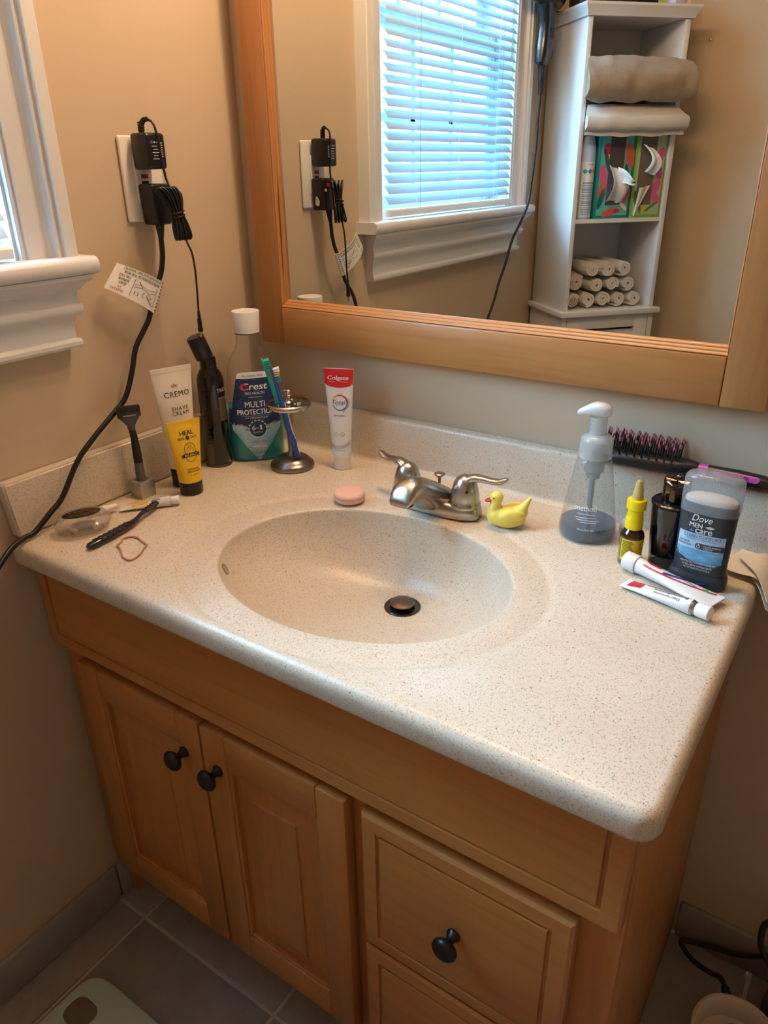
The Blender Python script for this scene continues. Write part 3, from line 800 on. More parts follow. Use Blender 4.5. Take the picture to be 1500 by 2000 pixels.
printed('label_light_blue', [rows2([(.002, -.001, .001), (.03, -.021, .021), (.06, -.0415, .0415), (.0635, -.0425, .0425), (.079, -.0445, .0445)])], fr, LBLUE, mw, .0005)
for sx in (-1, 1): printed('label_orange_flash', [poly2([(sx * .0150, .0650), (sx * .034, .0715), (sx * .0435, .0790), (sx * .026, .0722)])], fr, M('flash_orange', '#c9713a', .5), mw, .0011)
printed('label_roundel', [disc2(.001, .0625, .0145, n=32)], fr, NAVY, mw, .0010)
dots = [ring2(.001, .0625, .0150, .0168, 3, a, a + 14) for a in range(0, 360, 24)]
printed('lettering', dots + [txt('PRO-HEALTH', .001, .1275, .034, .0045, .012), rect2(-.011, .013, .1202, .1209, 6, 1), txt('MULTI-', .002, .1075, .0395, .0105, .01), txt('PROTECTION', .001, .0940, .066, .0092, .03),
    txt('For a Healthy Mouth', .001, .0828, .040, .0036, .008), txt('6', -.006, .0650, .0062, .0088, .012), txt('IN', .0005, .0640, .0035, .0032, .006), txt('1', .0068, .0650, .0033, .0088, .012), txt('BENEFITS', .001, .0565, .0165, .0028, .012),
    rect2(-.026, .028, .0865, .0868, 8, 1), rect2(-.010, .014, .0280, .0312, 6, 1)], fr, INKW, mw, .0013)
printed('brand_lettering', [txt('Crest', .001, .1395, .046, .0118, .03, .15)], fr, M('crest_white', '#f2f4f6', .4), mw, .0013)
printed('brand_initial', [ring2(-.0165, .1385, .0030, .0062, 20, 40, 320, 1.25)], fr, M('crest_red', '#c81f2d', .4), mw, .0016)
printed('dark_lettering', [txt('ALCOHOL FREE', .0, .1582, .036, .0035, .012), txt('CLEAN MINT', .001, .0385, .026, .0030, .012), txt('1 L (33.8 FL OZ)', .001, .0175, .027, .0045, .004), rect2(-.0190, -.0140, .0290, .0300, 2, 1), rect2(.0170, .0220, .0290, .0300, 2, 1)], fr, M('label_ink_blue', '#26405f', .5), mw, .0013)

# ------------------------------------------------------------------ hair mousse can with its cap askew
mx_, my_ = off(.055, -.165, -42.9, -.0125)
ms = thing('mousse_can', 'tall black aerosol can with its black cap tilted, behind the shave cream', 'can', (mx_, my_, H + .0003), face(-42.9, 12))
L = Loft([(0, .0215, .0215), (.002, .0232, .0232), (.150, .0232, .0232), (.158, .0226, .0226), (.166, .020, .020), (.172, .0165, .0165), (.176, .0142, .0142), (.178, .0138, .0138), (.1825, .0145, .0145), (.186, .0138, .0138), (.192, .0136, .0136), (.196, .012, .012)], 48)
from_geo('can_body', *L.geo(), M('black_gloss', '#08080b', .18, .3, coat=.6), ms, 45)
g = lathe([(.0145, 0), (.0152, .001), (.0150, .037), (.0142, .039), (.0004, .0395)], 36, False)
mt_ = Matrix.Translation((-.0045, 0, .194)) @ Matrix.Rotation(R(-19), 4, 'Y')
from_geo('tilted_cap', *geo_map(g, lambda q: mt_ @ q), M('black_cap', '#17161b', .3), ms, 45)
from_geo('bottom_rim', *lathe([(.0235, 0), (.0238, .0008), (.0238, .0022), (.0232, .003)], 40, False), M('rim_metal', '#6e6a66', .3, 1), ms)
printed('gold_band', [rect2(.006, .0195, .085, .128, 6, 3)], L.front, M('dull_gold', '#6f614b', .4, .5), ms)
printed('lettering', [txt('TRES', .0135, .1395, .018, .0065, .006)], L.front, M('can_ink_white', '#b9b8b4', .5), ms)
printed('small_print', [rect2(.008, .016, .0112, .0128, 3, 1)], L.front, M('can_ink', '#6e6c69', .5), ms)
printed('ruled_print', [rect2(-.0195 + .003 * random.random(), -.0125, .05 + .0085 * k, .0505 + .0085 * k, 4, 1) for k in range(12)], L.front, M('can_ink_dim', '#5a5856', .5), ms)
printed('back_panel', [rect2(-.0205, -.012, .006, .045, 4, 2)], L.front, M('panel_grey', '#55524f', .5), ms)

# ------------------------------------------------------------------ squeeze tubes standing on their caps
def squeeze(root, z0, z1, a0, b0, a1, mat, crimp=.007, n=10, e0=2.0):
    secs = []
    for k in range(n + 1):
        t = k / n; z = z0 + (z1 - crimp - z0) * t
        b = b0 * (1 - t) ** .75 * (1 - .12 * t) + .0013
        secs.append((z, a0 + (a1 - a0) * (t ** 1.1), b, 2.0))
    secs.append((z1 - crimp * .9, a1 + .0003, .0011, 3.5)); secs.append((z1, a1 + .0003, .0010, 3.5))
    L_ = Loft([(z0 - .001, a0 * .93, b0 * .93, 2.0)] + secs, 48)
    from_geo('tube_body', *L_.geo(), mat, root, 50)
    return L_
cx_, cy_ = off(.075, -.265, -40.1, -.0073)
cr = thing('shave_cream_tube', 'tall cream coloured shave cream tube beside the black can', 'tube', (cx_ - .004, cy_ - .002, H + .0003), face(-40.1, 22))
from_geo('flip_cap', *Loft([(0, .0215, .0175), (.002, .0222, .018), (.030, .0226, .0186), (.033, .0222, .018)], 40).geo(), BLACK, cr, 40)
L = squeeze(cr, .033, .2005, .0222, .019, .0345, M('cream_tube', '#e4dccb', .38))
printed('crimp_seam', [rect2(-.034, .034, .1925, .1930, 4, 1)], L.front, M('seam_tan', '#c4bcae', .5), cr)  # thin, slightly darker line drawn just below the crimp
printed('lettering', [txt('CREMO', .0025, .1580, .042, .0088, .014, 0, 1.15), txt('SHAVE', .0035, .1345, .028, .0062, .002, 0, 1.2), txt('CREAM', .0035, .1268, .028, .0062, .002, 0, 1.2)], L.front, M('tube_ink', '#33353a', .5), cr)
printed('crown_emblem', [poly2([(-.0045, .1702), (-.0050, .1745), (-.0022, .1720), (0, .1755), (.0022, .1720), (.0050, .1745), (.0045, .1702)]), rect2(-.0045, .0045, .1688, .1697, 4, 1)], L.front, M('emblem_gold', '#a98345', .45), cr)
hl = thing('healing_balm_tube', 'small yellow balm tube with black cap in front of the cream tube', 'tube', (.1035, -.2935, H + .0003), face(-39.9, 20))
from_geo('flip_cap', *Loft([(0, .0178, .0168), (.001, .0187, .0176), (.020, .0190, .0178), (.0225, .0188, .0176)], 40).geo(), M('cap_black', '#0d0d0f', .3), hl, 40)
printed('cap_groove', [rect2(-.0165, .0165, .0075, .0081, 8, 1)], lambda x, z, e=.0003: Loft([(0, .0182, .0172), (.0225, .0189, .0177)]).front(x, z, e), M('groove_black', '#000000', .8), hl, .0012)
L = squeeze(hl, .0225, .124, .0188, .0170, .0282, M('yellow_tube', '#eebf1c', .36))
printed('lettering', [txt('HEAL', .002, .1045, .0225, .0072, .03), txt('HEAD', -.0085, .0962, .0105, .0040, .012), txt('FACE', .0125, .0962, .0105, .0040, .012), disc2(.002, .0962, .0030, .0034)], L.front, INKK, hl)
printed('lower_lettering', [txt('POST-SHAVE', .0025, .0455, .0185, .0030, .01), txt('HEALING BALM', .0025, .0415, .0215, .0030, .01), txt('2 fl oz (59 mL)', .0025, .0358, .0175, .0032, .008)], L.front, INKK, hl)
em = [ring2(.0025, .0790, .0085, .0093, 20, 0, 180), ring2(.0025, .0665, .0085, .0093, 20, 180, 360), rect2(-.0068, -.0060, .0665, .079, 2, 3), rect2(.0110, .0118, .0665, .079, 2, 3),
      rect2(-.0095, .0145, .0655, .0720, 12, 2), poly2([(-.0095, .0655), (-.0135, .0640), (-.0115, .0672), (-.0135, .0702), (-.0095, .0700)]), poly2([(.0145, .0655), (.0145, .0700), (.0185, .0702), (.0165, .0672), (.0185, .0640)]),
      ring2(.0025, .0828, .0018, .0023, 16), line2([(-.0025, .0735), (-.0032, .0775), (-.001, .0803), (.0015, .0812)], .0005), line2([(.0075, .0735), (.0082, .0775), (.006, .0803), (.0035, .0812)], .0005), line2([(-.001, .0750), (.003, .0775), (.0045, .0800)], .0005)]
printed('badge_emblem', em, L.front, INKK, hl, .0005)
printed('badge_lettering', [txt('BEE-BALD', .0025, .0688, .0205, .0046, .012)], L.front, M('badge_yellow', '#eebf1c', .4), hl, .0009)

# ------------------------------------------------------------------ razor on its stand
rz = thing('razor', 'black safety razor standing upright in the metal cube', 'razor', (.0450, -.3450, H + .004))
st = thing('razor_stand', 'small brushed metal cube holding the upright razor', 'stand', (.0450, -.3450, H + .0003))
bm = bmesh.new(); add_box(bm, -.0145, .0145, -.0145, .0145, 0, .0285, .0012, 2)
ob_ = from_bm('cube_block', bm, M('satin_metal', '#b3ada6', .42, .85, bump=(60, .04)), st)
bm = bmesh.new(); bmesh.ops.create_cone(bm, cap_ends=True, segments=28, radius1=.0092, radius2=.0092, depth=.03)
for v in bm.verts: v.co.z += .0225
cut = from_bm('cut', bm, None)
cut.parent = st
md = ob_.modifiers.new('hole', 'BOOLEAN'); md.object = cut; md.operation = 'DIFFERENCE'; md.solver = 'EXACT'
bpy.context.view_layer.update()
nm_ = bpy.data.meshes.new_from_object(ob_.evaluated_get(bpy.context.evaluated_depsgraph_get()))
ob_.modifiers.clear(); ob_.data = nm_; bpy.data.objects.remove(cut)
GREY = M('grey_grip', '#55575a', .5)
Lh = [(.005, .0076, .0070), (.03, .0078, .0072), (.0545, .0076, .0066)]
from_geo('handle_foot', *Loft(Lh, 24).geo(), GREY, rz, 50)
hs = [((0, 0, .0545), (.0076, 0, 0), (0, .0066, 0), 2), ((.0003, 0, .062), (.0078, 0, 0), (0, .0068, 0), 2), ((0, .0, .080), (.0072, 0, 0), (0, .0062, 0), 2), ((-.001, .0, .100), (.0060, 0, 0), (0, .0052, 0), 2), ((-.002, -.001, .111), (.0055, 0, 0), (0, .0046, 0), 2)]
from_geo('handle_grip', *sweep_sections([((c[0], c[1], c[2]), a, b, e) for c, a, b, e in hs], 24), BLACKSOFT, rz, 50)
rotm = Matrix.Rotation(face(-35.9, 6), 4, 'Z')
nk = [((-.002, -.001, .110), (.0056, 0, 0), (0, .0046, 0), 2), ((-.0022, -.0015, .117), (.0064, 0, 0), (0, .0042, 0), 2.2), ((-.0025, -.003, .124), (.0105, 0, 0), (0, .0034, 0), 2.6), ((-.003, -.0045, .130), (.0150, 0, 0), (0, .003, 0), 3), ((-.003, -.0055, .1335), (.0158, 0, 0), (0, .003, 0), 3)]
from_geo('neck_fork', *geo_map(sweep_sections(nk, 24), lambda q: rotm @ q), M('razor_grey', '#4a4a50', .35), rz, 50)
bm = bmesh.new(); add_box(bm, -.0205, .0145, -.0105, -.0015, .1325, .1505, .0016, 2)
for v in bm.verts: v.co = rotm @ (Matrix.Rotation(R(0), 4, 'X') @ v.co)
hd = from_bm('cartridge', bm, M('razor_head', '#211f25', .35), rz)
for k, (xa, xb) in enumerate(((-.0165, -.0045), (-.002, .0105))):
    bm = bmesh.new(); add_box(bm, xa, xb, -.0109, -.0103, .1405, .147, 0)
    for v in bm.verts: v.co = rotm @ v.co
    from_bm('cartridge_slot', bm, M('slot_black', '#050507', .3), hd)
bm = bmesh.new(); add_box(bm, -.013, .007, -.0112, -.0100, .1350, .1368, 0)
for v in bm.verts: v.co = rotm @ v.co
from_bm('cartridge_bar', bm, M('bar_tan', '#a08a74', .4), hd)

# ------------------------------------------------------------------ toothbrush holder and brushes
tb = thing('toothbrush_holder', 'chrome pedestal toothbrush holder in front of the mouthwash', 'holder', (.170, -.115, H + .0003))
from_geo('foot', *lathe([(.0365, 0), (.0388, .0012), (.0392, .004), (.0385, .0075), (.0365, .010), (.034, .0115), (.033, .0125), (.030, .0165), (.025, .0195), (.016, .0212), (.0095, .0225), (.0085, .0245), (.0066, .0275), (.0055, .033), (.0052, .10), (.006, .106), (.0075, .110), (.0004, .111)], 48, False), M('brushed_foot', '#8a857e', .3, 1), tb, 40)
g = lathe([(.0004, .1115), (.030, .1115), (.034, .1098), (.0375, .1110), (.0392, .1140), (.0385, .1175), (.036, .1192), (.0335, .1182), (.031, .1172), (.028, .1176), (.0004, .1180)], 56, False)
pl = from_geo('slotted_disc', *g, CHROME, tb, 40)
cuts = []
for k in range(4):
    a = R(-76.7 + 90 * k)
    bm = bmesh.new(); bmesh.ops.create_cone(bm, cap_ends=True, segments=24, radius1=.0092, radius2=.0092, depth=.03)
    for v in bm.verts:
        v.co.x *= 1.12; q = Matrix.Rotation(a + math.pi / 2, 4, 'Z') @ v.co
        v.co = q + Vector((.0190 * math.cos(a), .0190 * math.sin(a), .114))
    cuts.append(from_bm('cut', bm, None)); cuts[-1].parent = tb
    md = pl.modifiers.new('hole', 'BOOLEAN'); md.object = cuts[-1]; md.operation = 'DIFFERENCE'; md.solver = 'EXACT'
bpy.context.view_layer.update()
nm_ = bpy.data.meshes.new_from_object(pl.evaluated_get(bpy.context.evaluated_depsgraph_get()))
pl.modifiers.clear(); pl.data = nm_
for c in cuts: bpy.data.objects.remove(c)
nm_.shade_smooth(); nm_.set_sharp_from_angle(angle=R(40))
from_geo('finial', *lathe([(.009, .1178), (.0095, .1195), (.0055, .122), (.0042, .126), (.0055, .129), (.0068, .1315), (.0062, .1345), (.0055, .1365), (.0072, .139), (.0074, .141), (.005, .1425), (.0004, .143)], 28, False), CHROME, tb, 45)
def tbrush(name, label, a, b, head_l, mats, bristles, roll):
    """brush from foot a to head tip b (world); front of head turned by roll"""
    a, b = Vector(a), Vector(b)
    ax = (b - a).normalized(); Lg = (b - a).length
    root = thing(name, label, 'toothbrush', a)
    side = ax.cross(Vector((math.cos(roll), math.sin(roll), 0))).normalized(); fr_ = side.cross(ax).normalized()
    def P(s, f, l): return ax * l + fr_ * f + side * s
    m_main, m_alt = mats
    z = [(0, .0052, .0042), (.004, .0062, .0052), (.03, .0066, .0058), (.06, .0055, .0050), (.09, .0060, .0052), (.115, .0048, .0042), (.135, .0034, .0032), (Lg - head_l - .006, .0034, .0030), (Lg - head_l, .0060, .0026), (Lg - head_l * .5, .0068, .0024), (Lg - .004, .0058, .0024), (Lg, .003, .0018)]
    secs = [(P(0, 0, l), side * w, fr_ * t, 2.2) for l, w, t in z]
    fix_normals(from_geo('handle', *sweep_sections(secs, 20), m_main, root, 60))
    gs = [(P(0, .0022, l), side * w, fr_ * .0036, 2.2) for l, w in ((.006, .003), (.012, .0048), (.04, .005), (.075, .0042), (.10, .003))]
    fix_normals(from_geo('grip', *sweep_sections(gs, 16), m_alt, root, 60))
    for (l0, l1, hgt, mt) in bristles:
        cnt = max(2, int((l1 - l0) / .0034))
        for k in range(cnt):
            l = Lg - head_l + l0 + (l1 - l0) * (k + .5) / cnt
            for s_ in (-.0034, 0, .0034):
                g_ = sweep_sections([(P(s_, .001, l), side * .0013, ax * .0013, 2), (P(s_ * 1.15, hgt * .6, l), side * .0014, ax * .0014, 2), (P(s_ * 1.3 + random.uniform(-.0004, .0004), hgt + random.uniform(-.0006, .0006), l + random.uniform(-.0006, .0006)), side * .0016, ax * .0017, 2)], 7)
                from_geo('bristle_tuft', *g_, mt, root, 60)
    return root
TEALP = M('teal_plastic', '#1aa79b', .3); BLUEP = M('blue_plastic', '#1f4fa8', .3); WHT = M('bristle_white', '#e8ecec', .6); YB_ = M('bristle_yellow', '#dfc85a', .6); LBL = M('bristle_blue', '#2e8fd0', .6)
def loc_tb(s, z, d=0):
    n_ = (math.cos(R(-48.1)), math.sin(R(-48.1)))
    return (.170 + .7443 * s + n_[0] * d, -.115 + .6678 * s + n_[1] * d, H + z)
tbrush('toothbrush', 'teal toothbrush standing in the chrome holder', loc_tb(.0080, .0262, -.0165), loc_tb(-.0390, .1965, -.0015), .026, (TEALP, M('teal_dark', '#0d7f80', .4)), [(.003, .023, .0105, M('bristle_teal', '#2bb5a4', .6))], R(42))
tbrush('toothbrush', 'blue and white toothbrush leaning in the chrome holder', loc_tb(.0100, .0245, .0165), loc_tb(-.0245, .1865, .0175), .030, (BLUEP, M('handle_white', '#e6e8ea', .3)), [(.002, .012, .010, LBL), (.012, .019, .0105, YB_), (.019, .027, .012, WHT)], R(42))

# ------------------------------------------------------------------ toothpaste
tp = thing('toothpaste_tube', 'white toothpaste tube with red top standing near the holder', 'tube', (.2488, -.0712, H + .0003), face(-52.2, -16))
from_geo('screw_cap', *lathe([(.0150, 0), (.0157, .0012), (.0155, .006), (.0148, .012), (.0148, .017), (.0158, .0215), (.0160, .0225)], 40), WHITEP, tp, 40)
L = squeeze(tp, .0225, .178, .0165, .0150, .0262, M('paste_white', '#e9ebee', .34), .004)
printed('red_band', [rows2([(.1465, -.004, .004), (.1475, -.0135, .0135), (.1495, -.0205, .0205), (.1525, -.0244, .0244), (.165, -.0254, .0254), (.1778, -.0262, .0262)])], L.front, M('paste_red', '#cf1d2c', .36), tp, .0004)
printed('white_lettering', [txt('Colgate', -.0008, .1622, .0365, .0088, .02, .12), rect2(-.018, -.005, .1563, .1566, 4, 1), rect2(.002, .016, .1563, .1566, 4, 1)], L.front, INKW, tp, .0008)
cols = ['#e0a030', '#d8541f', '#b3247a', '#6c3fa0', '#3b6cc0', '#3aa6c0', '#7cc3a0']
for k, c in enumerate(cols):
    a0 = 150 - 44 * k
    printed('rainbow_ring', [ring2(.002, .1210, .0118, .0142, 6, a0 - 44, a0)], L.front, M('ring_' + c[1:], c, .45), tp, .0006)
ln = []
for k in range(6):
    ln.append(line2([(.0105 + .0012 * k, .1100 + .0009 * k), (.0138 + .0012 * k, .118 + .0006 * k), (.0128 + .0011 * k, .126 + .0004 * k)], .0003))
    ln.append(line2([(.0105 + .0012 * k, .1100 + .0009 * k), (.006 + .0005 * k, .1070 - .0005 * k)], .0003))
wv = []
for k in range(6):
    wv.append(line2([(-.0170 + .035 * j / 14, .0445 - .0012 * k + .0055 * (2 * j / 14 - .75) ** 2 * (1 if j > 5 else 1.4)) for j in range(15)], .00035))
printed('line_art', ln + wv, L.front, M('paste_blue', '#7a90c8', .5), tp, .0006)
printed('dark_lettering', [txt('Total', .0, .1218, .0235, .0072, .012, .2), txt('ACTIVE PREVENTION', .0, .1165, .019, .0012, .006)], L.front, M('paste_grey', '#57534f', .5), tp, .0009)
printed('blue_lettering', [txt('WHITENING', .001, .0985, .0195, .0030, .012)], L.front, M('paste_ink_blue', '#2c4c8c', .5), tp, .0006)
ic = [ring2(-.0055, .0655, .0036, .0041, 20), txt('T', -.0055, .0655, .0032, .0032), ring2(.0055, .0655, .0036, .0041, 20), txt('24', .0055, .0650, .0042, .0028), txt('NET WT 5.1 OZ (144 g)', .001, .0362, .018, .0030, .004)]
printed('small_print', ic, L.front, M('paste_small', '#6a7280', .5), tp, .0006)
# ------------------------------------------------------------------ foaming soap pump
px_, py_ = off(.712, -.090, -73, -.0065)
pb = thing('soap_pump', 'clear conical foaming soap pump bottle nearly empty', 'dispenser', (px_, py_, H + .0003), face(-73, 0))
L = Loft([(0, .036, .036), (.002, .0385, .0385), (.007, .0400, .0400), (.014, .0402, .0402), (.03, .0375, .0375), (.06, .0328, .0328), (.09, .0280, .0280), (.112, .0243, .0243), (.118, .0228, .0228), (.1195, .0200, .0200), (.122, .0195, .0195)], 56)
from_geo('bottle_shell', *L.geo(False), clear('pump_shell', '#f6f7f7', '#d5dde0', .05), pb, 50)
LIQ = clear('soap_liquid', '#b9c2cf', '#8f9fb8', .30, .1)
from_geo('liquid', *Loft([(.001, .0355, .0355), (.007, .0388, .0388), (.014, .0390, .0390), (.0215, .0378, .0378)], 48).geo(), LIQ, pb, 50)
FROST = clear('frosted_plastic', '#f0f3f5', '#e6ecf0', .38, .2)
cl = from_geo('collar', *lathe([(.0205, .1185), (.0226, .119), (.0230, .122), (.0226, .1255), (.0232, .129), (.0228, .1325), (.0226, .1425), (.0212, .1470), (.0165, .1505), (.0122, .1520), (.0118, .155)], 44, False), FROST, pb, 40)
from_geo('neck', *lathe([(.0118, .150), (.0112, .158), (.0116, .176)], 32, False), FROST, pb, 50)
from_geo('pump_engine', *lathe([(.014, .118), (.014, .098), (.010, .096), (.010, .088), (.004, .086), (.004, .004)], 28, False), clear('engine_frost', '#cfd6dc', '#b9c3cc', .4, .3), pb, 40)
hsec = [((.0155, 0, .1835), (0, .0060, 0), (0, 0, .0050), 2.2), ((.012, 0, .1845), (0, .0110, 0), (0, 0, .0085), 2.2), ((.004, 0, .1855), (0, .0135, 0), (0, 0, .0100), 2.2), ((-.004, 0, .1862), (0, .0130, 0), (0, 0, .0098), 2.2), ((-.012, 0, .1855), (0, .0105, 0), (0, 0, .0080), 2.2), ((-.020, 0, .1830), (0, .0075, 0), (0, 0, .0058), 2.2), ((-.026, 0, .1805), (0, .0052, 0), (0, 0, .0046), 2.2), ((-.029, 0, .1790), (0, .0045, 0), (0, 0, .0040), 2.2)]
fix_normals(from_geo('pump_head', *sweep_sections(hsec, 24), clear('head_frost', '#e9edf0', '#e4eaee', .72, .2), pb, 60))
printed('lettering', [txt('method', -.004, .0535, .0285, .0078, .012), rect2(-.015, .009, .0446, .0454, 8, 1), rect2(-.017, .013, .0396, .0404, 8, 1), rect2(-.016, .015, .0361, .0369, 8, 1), rect2(-.010, .012, .0331, .0339, 8, 1), txt('300 mL (10 FL OZ)', -.002, .0225, .0225, .0030, .004), ring2(.006, .0610, .0022, .0026, 10, 200, 320)], L.front, INKW, pb, .0008)

# ------------------------------------------------------------------ nasal spray
nx_, ny_ = off(.7845, -.1446, -76.3, -.001)
ns = thing('nasal_spray', 'small amber bottle with yellow spray nozzle and label', 'bottle', (nx_, ny_, H + .0003), face(-76.3, 8))
L = Loft([(0, .0138, .0138), (.0015, .0152, .0152), (.041, .0154, .0154), (.0445, .0148, .0148), (.048, .0128, .0128), (.0505, .0105, .0105), (.053, .0095, .0095)], 40)
from_geo('bottle_body', *L.geo(), M('amber_glass', '#2b1508', .12, 0, coat=.8), ns, 45)
YC = M('spray_yellow', '#f0d000', .35)
from_geo('pump_collar', *lathe([(.0095, .0515), (.0112, .052), (.0112, .066), (.0104, .067), (.0096, .0775), (.0105, .0785), (.0122, .0795), (.0124, .0905), (.0115, .0925), (.0085, .093), (.0004, .093)], 36, False), YC, ns, 40)
from_geo('nozzle', *lathe([(.0072, .093), (.0068, .096), (.0042, .114), (.0030, .1175), (.0004, .1185)], 28, False), M('spray_pale_yellow', '#e3c34a', .45), ns, 50)
from_geo('clear_cap', *lathe([(.0076, .0935), (.0072, .097), (.0056, .1185), (.0050, .1225), (.0004, .1228)], 28, False), clear('cap_clear', '#f2f4f4', '#eef2f4', .10), ns, 50)
printed('label_yellow', [rect2(-.0148, .0150, .008, .0395, 14, 2)], L.front, M('label_yellow', '#e5c915', .45), ns, .0003)
ink = [rect2(-.0125, -.0125 + .011 + .003 * random.random(), .0135 + .0021 * k, .0144 + .0021 * k, 6, 1) for k in range(12)] + [ring2(-.0085, .0108, .0018, .0023, 14), ring2(.0095, .033, .0012, .0016, 12), ring2(.0095, .028, .0012, .0016, 12)]
printed('small_print', ink, L.front, M('spray_ink', '#3a3208', .5), ns, .0007)
printed('barcode', [rect2(.0055 + .0014 * k, .0062 + .0014 * k, .0105, .0165, 1, 1) for k in range(5)], L.front, INKK, ns, .0008)

# ------------------------------------------------------------------ cologne
cg = thing('cologne_bottle', 'black cologne bottle with clear foot and bronze metal cap', 'bottle', (.8245, -.1235, H + .0003))
L = Loft([(.0180, .0222, .0222), (.04, .0240, .0240), (.082, .0272, .0272), (.0875, .0274, .0274)], 48)
from_geo('bottle_body', *L.geo(), M('cologne_black', '#050507', .1, coat=.5), cg, 40)
from_geo('glass_foot', *Loft([(0, .0195, .0195), (.0015, .0212, .0212), (.0085, .0216, .0216), (.0182, .0222, .0222)], 48).geo(), clear('thick_glass', '#c4c6c6', '#55585a', .25, .02), cg, 40)
from_geo('shoulder', *lathe([(.0274, .0875), (.0282, .0885), (.0280, .0905), (.0255, .0925), (.019, .0935), (.0004, .0935)], 44, False), M('cologne_ring', '#16161a', .15, .4), cg, 40)
V, F = lathe([(.0150, .0935), (.0166, .0945), (.0168, .108), (.0168, .1165), (.0162, .1195), (.0150, .1205), (.0142, .1192), (.0004, .1185)], 60, False)
V = [(x * (1 + (.035 * math.sin(7 * math.atan2(y, x)) if z > .094 else 0)), y * (1 + (.035 * math.sin(7 * math.atan2(y, x)) if z > .094 else 0)), z + (.0012 * math.sin(5 * math.atan2(y, x)) if z > .118 else 0)) for x, y, z in V]
from_geo('cap', V, F, M('bronze_cap', '#5d5046', .12, 1), cg, 50)

# ------------------------------------------------------------------ deodorant stick
dx_, dy_ = off(.8787, -.155, -82, -.0065)
de = thing('deodorant_stick', 'dark grey deodorant stick with clear cap and blue label', 'deodorant', (dx_, dy_ + .004, H + .0003), R(-1))
SLATE = M('slate_plastic', '#2e3640', .38)
L = Loft([(0, .0315, .0155, 2.6), (.002, .0345, .0175, 2.6), (.010, .0352, .018, 2.6), (.0165, .0340, .0172, 2.6), (.0185, .0318, .0162, 2.6), (.024, .0314, .016, 2.6), (.06, .0318, .0165, 2.6), (.095, .0328, .0172, 2.6), (.1035, .0332, .0175, 2.6)], 56)
from_geo('stick_body', *L.geo(), SLATE, de, 35)
printed('seam', [rows2([(.0205, -.031, .031), (.0209, -.031, .031)])], L.front, M('seam_dark', '#12161b', .6), de, .0004)
C2 = [(.1005, .0338, .0180, 2.6), (.118, .0344, .0182, 2.6), (.139, .0342, .0180, 2.6), (.1435, .0335, .0174, 2.6), (.1468, .0305, .0160, 2.5), (.1488, .0235, .0125, 2.4), (.1502, .0120, .0065, 2.2), (.1505, .0005, .0005, 2)]
from_geo('clear_cap', *Loft(C2, 48).geo(False), clear('deo_cap', '#eceff1', '#e3e9ee', .20, .15), de, 50)
from_geo('stick_collar', *Loft([(.1032, .0318, .0162, 2.6), (.1120, .0318, .0162, 2.6), (.1125, .0300, .0150, 2.6)], 40).geo(), M('collar_slate', '#3a4651', .4), de, 45)
from_geo('stick_wax', *Loft([(.1122, .0300, .0150, 2.6), (.1165, .0295, .0146, 2.6), (.1195, .0245, .0120, 2.4), (.1215, .0150, .0075, 2.2), (.1222, .0005, .0005, 2)], 40).geo(), M('wax_white', '#e6d8cc', .6), de, 50)
fr = L.front
printed('label_sky', [rect2(-.0282, .0262, .0530, .0745, 12, 3)], fr, M('label_sky', '#9fc2dc', .45, var=(60, '#b9d4e6')), de, .0003)
printed('label_water', [rows2([(.0345, .002, .020), (.0375, -.014, .0262), (.042, -.024, .0262), (.048, -.0282, .0262), (.0535, -.0282, .0262)])], fr, M('label_water', '#2b86b8', .4, var=(45, '#7fb9da', (1, 1, 2.6))), de, .0003)
printed('label_ripple', [ring2(-.012, .0440, .0075 + .0022 * k, .0080 + .0022 * k, 28, 0, 360, 1.6) for k in range(2)], lambda x, z, e=.0003: fr(x, .0440 + (z - .0440) * .34, e), M('ripple_pale', '#a9d2e8', .4), de, .0006)
pil = rows2([(.0545, -.0035, .0262), (.0555, -.0058, .0262), (.0585, -.0070, .0262), (.0615, -.0058, .0262), (.0625, -.0035, .0262)])
printed('label_pill', [pil], fr, M('pill_grey', '#3a4148', .45), de, .0006)
printed('lettering', [txt('Dove', -.0035, .0955, .0235, .0090, .004, .25), txt('MEN', -.0095, .0858, .0150, .0058, .02), txt('care', .0005, .0785, .0195, .0060, .015), txt('MOISTURIZING', .0130, .0598, .0190, .0022, .01), txt('CREAM', .0085, .0568, .0100, .0022, .01),
     txt('72H PROTECTION ANTI-ODEURS', -.0005, .0350, .041, .0026, .012), txt('1/4 DE CREME HYDRATANTE', -.0005, .0310, .035, .0026, .012), txt('NET WT./POIDS NET 3.0 OZ (85 g)', -.0005, .0270, .031, .0028, .004), ring2(-.0028, .0583, .0017, .0022, 16), poly2([(-.0041, .0598), (-.0028, .0622), (-.0015, .0598)])], fr, INKW, de, .0010)
printed('plus_mark', [rect2(-.0158, -.0112, .0776, .0784, 3, 1), rect2(-.0139, -.0131, .0757, .0803, 1, 3)], fr, M('plus_blue', '#57a6d6', .4), de, .0010)
printed('dove_emblem', [poly2([(.0010, .0852), (.0045, .0868), (.0075, .0875), (.0105, .0862), (.0122, .0868), (.0112, .0848), (.0080, .0834), (.0050, .0838), (.0036, .0846)])], fr, M('emblem_silver', '#c8ccd0', .35, .4), de, .0010)
printed('label_lettering', [txt('CLEAN COMFORT', .0, .0710, .0440, .0042, .006), txt('DEODORANT / DESODORISANT', .0, .0672, .034, .0017, .002), txt('72H ODOR', -.0200, .0620, .0125, .0026, .01), txt('PROTECTION', -.0195, .0582, .0150, .0026, .01)], fr, M('label_ink_slate', '#2f5573', .5), de, .0008)

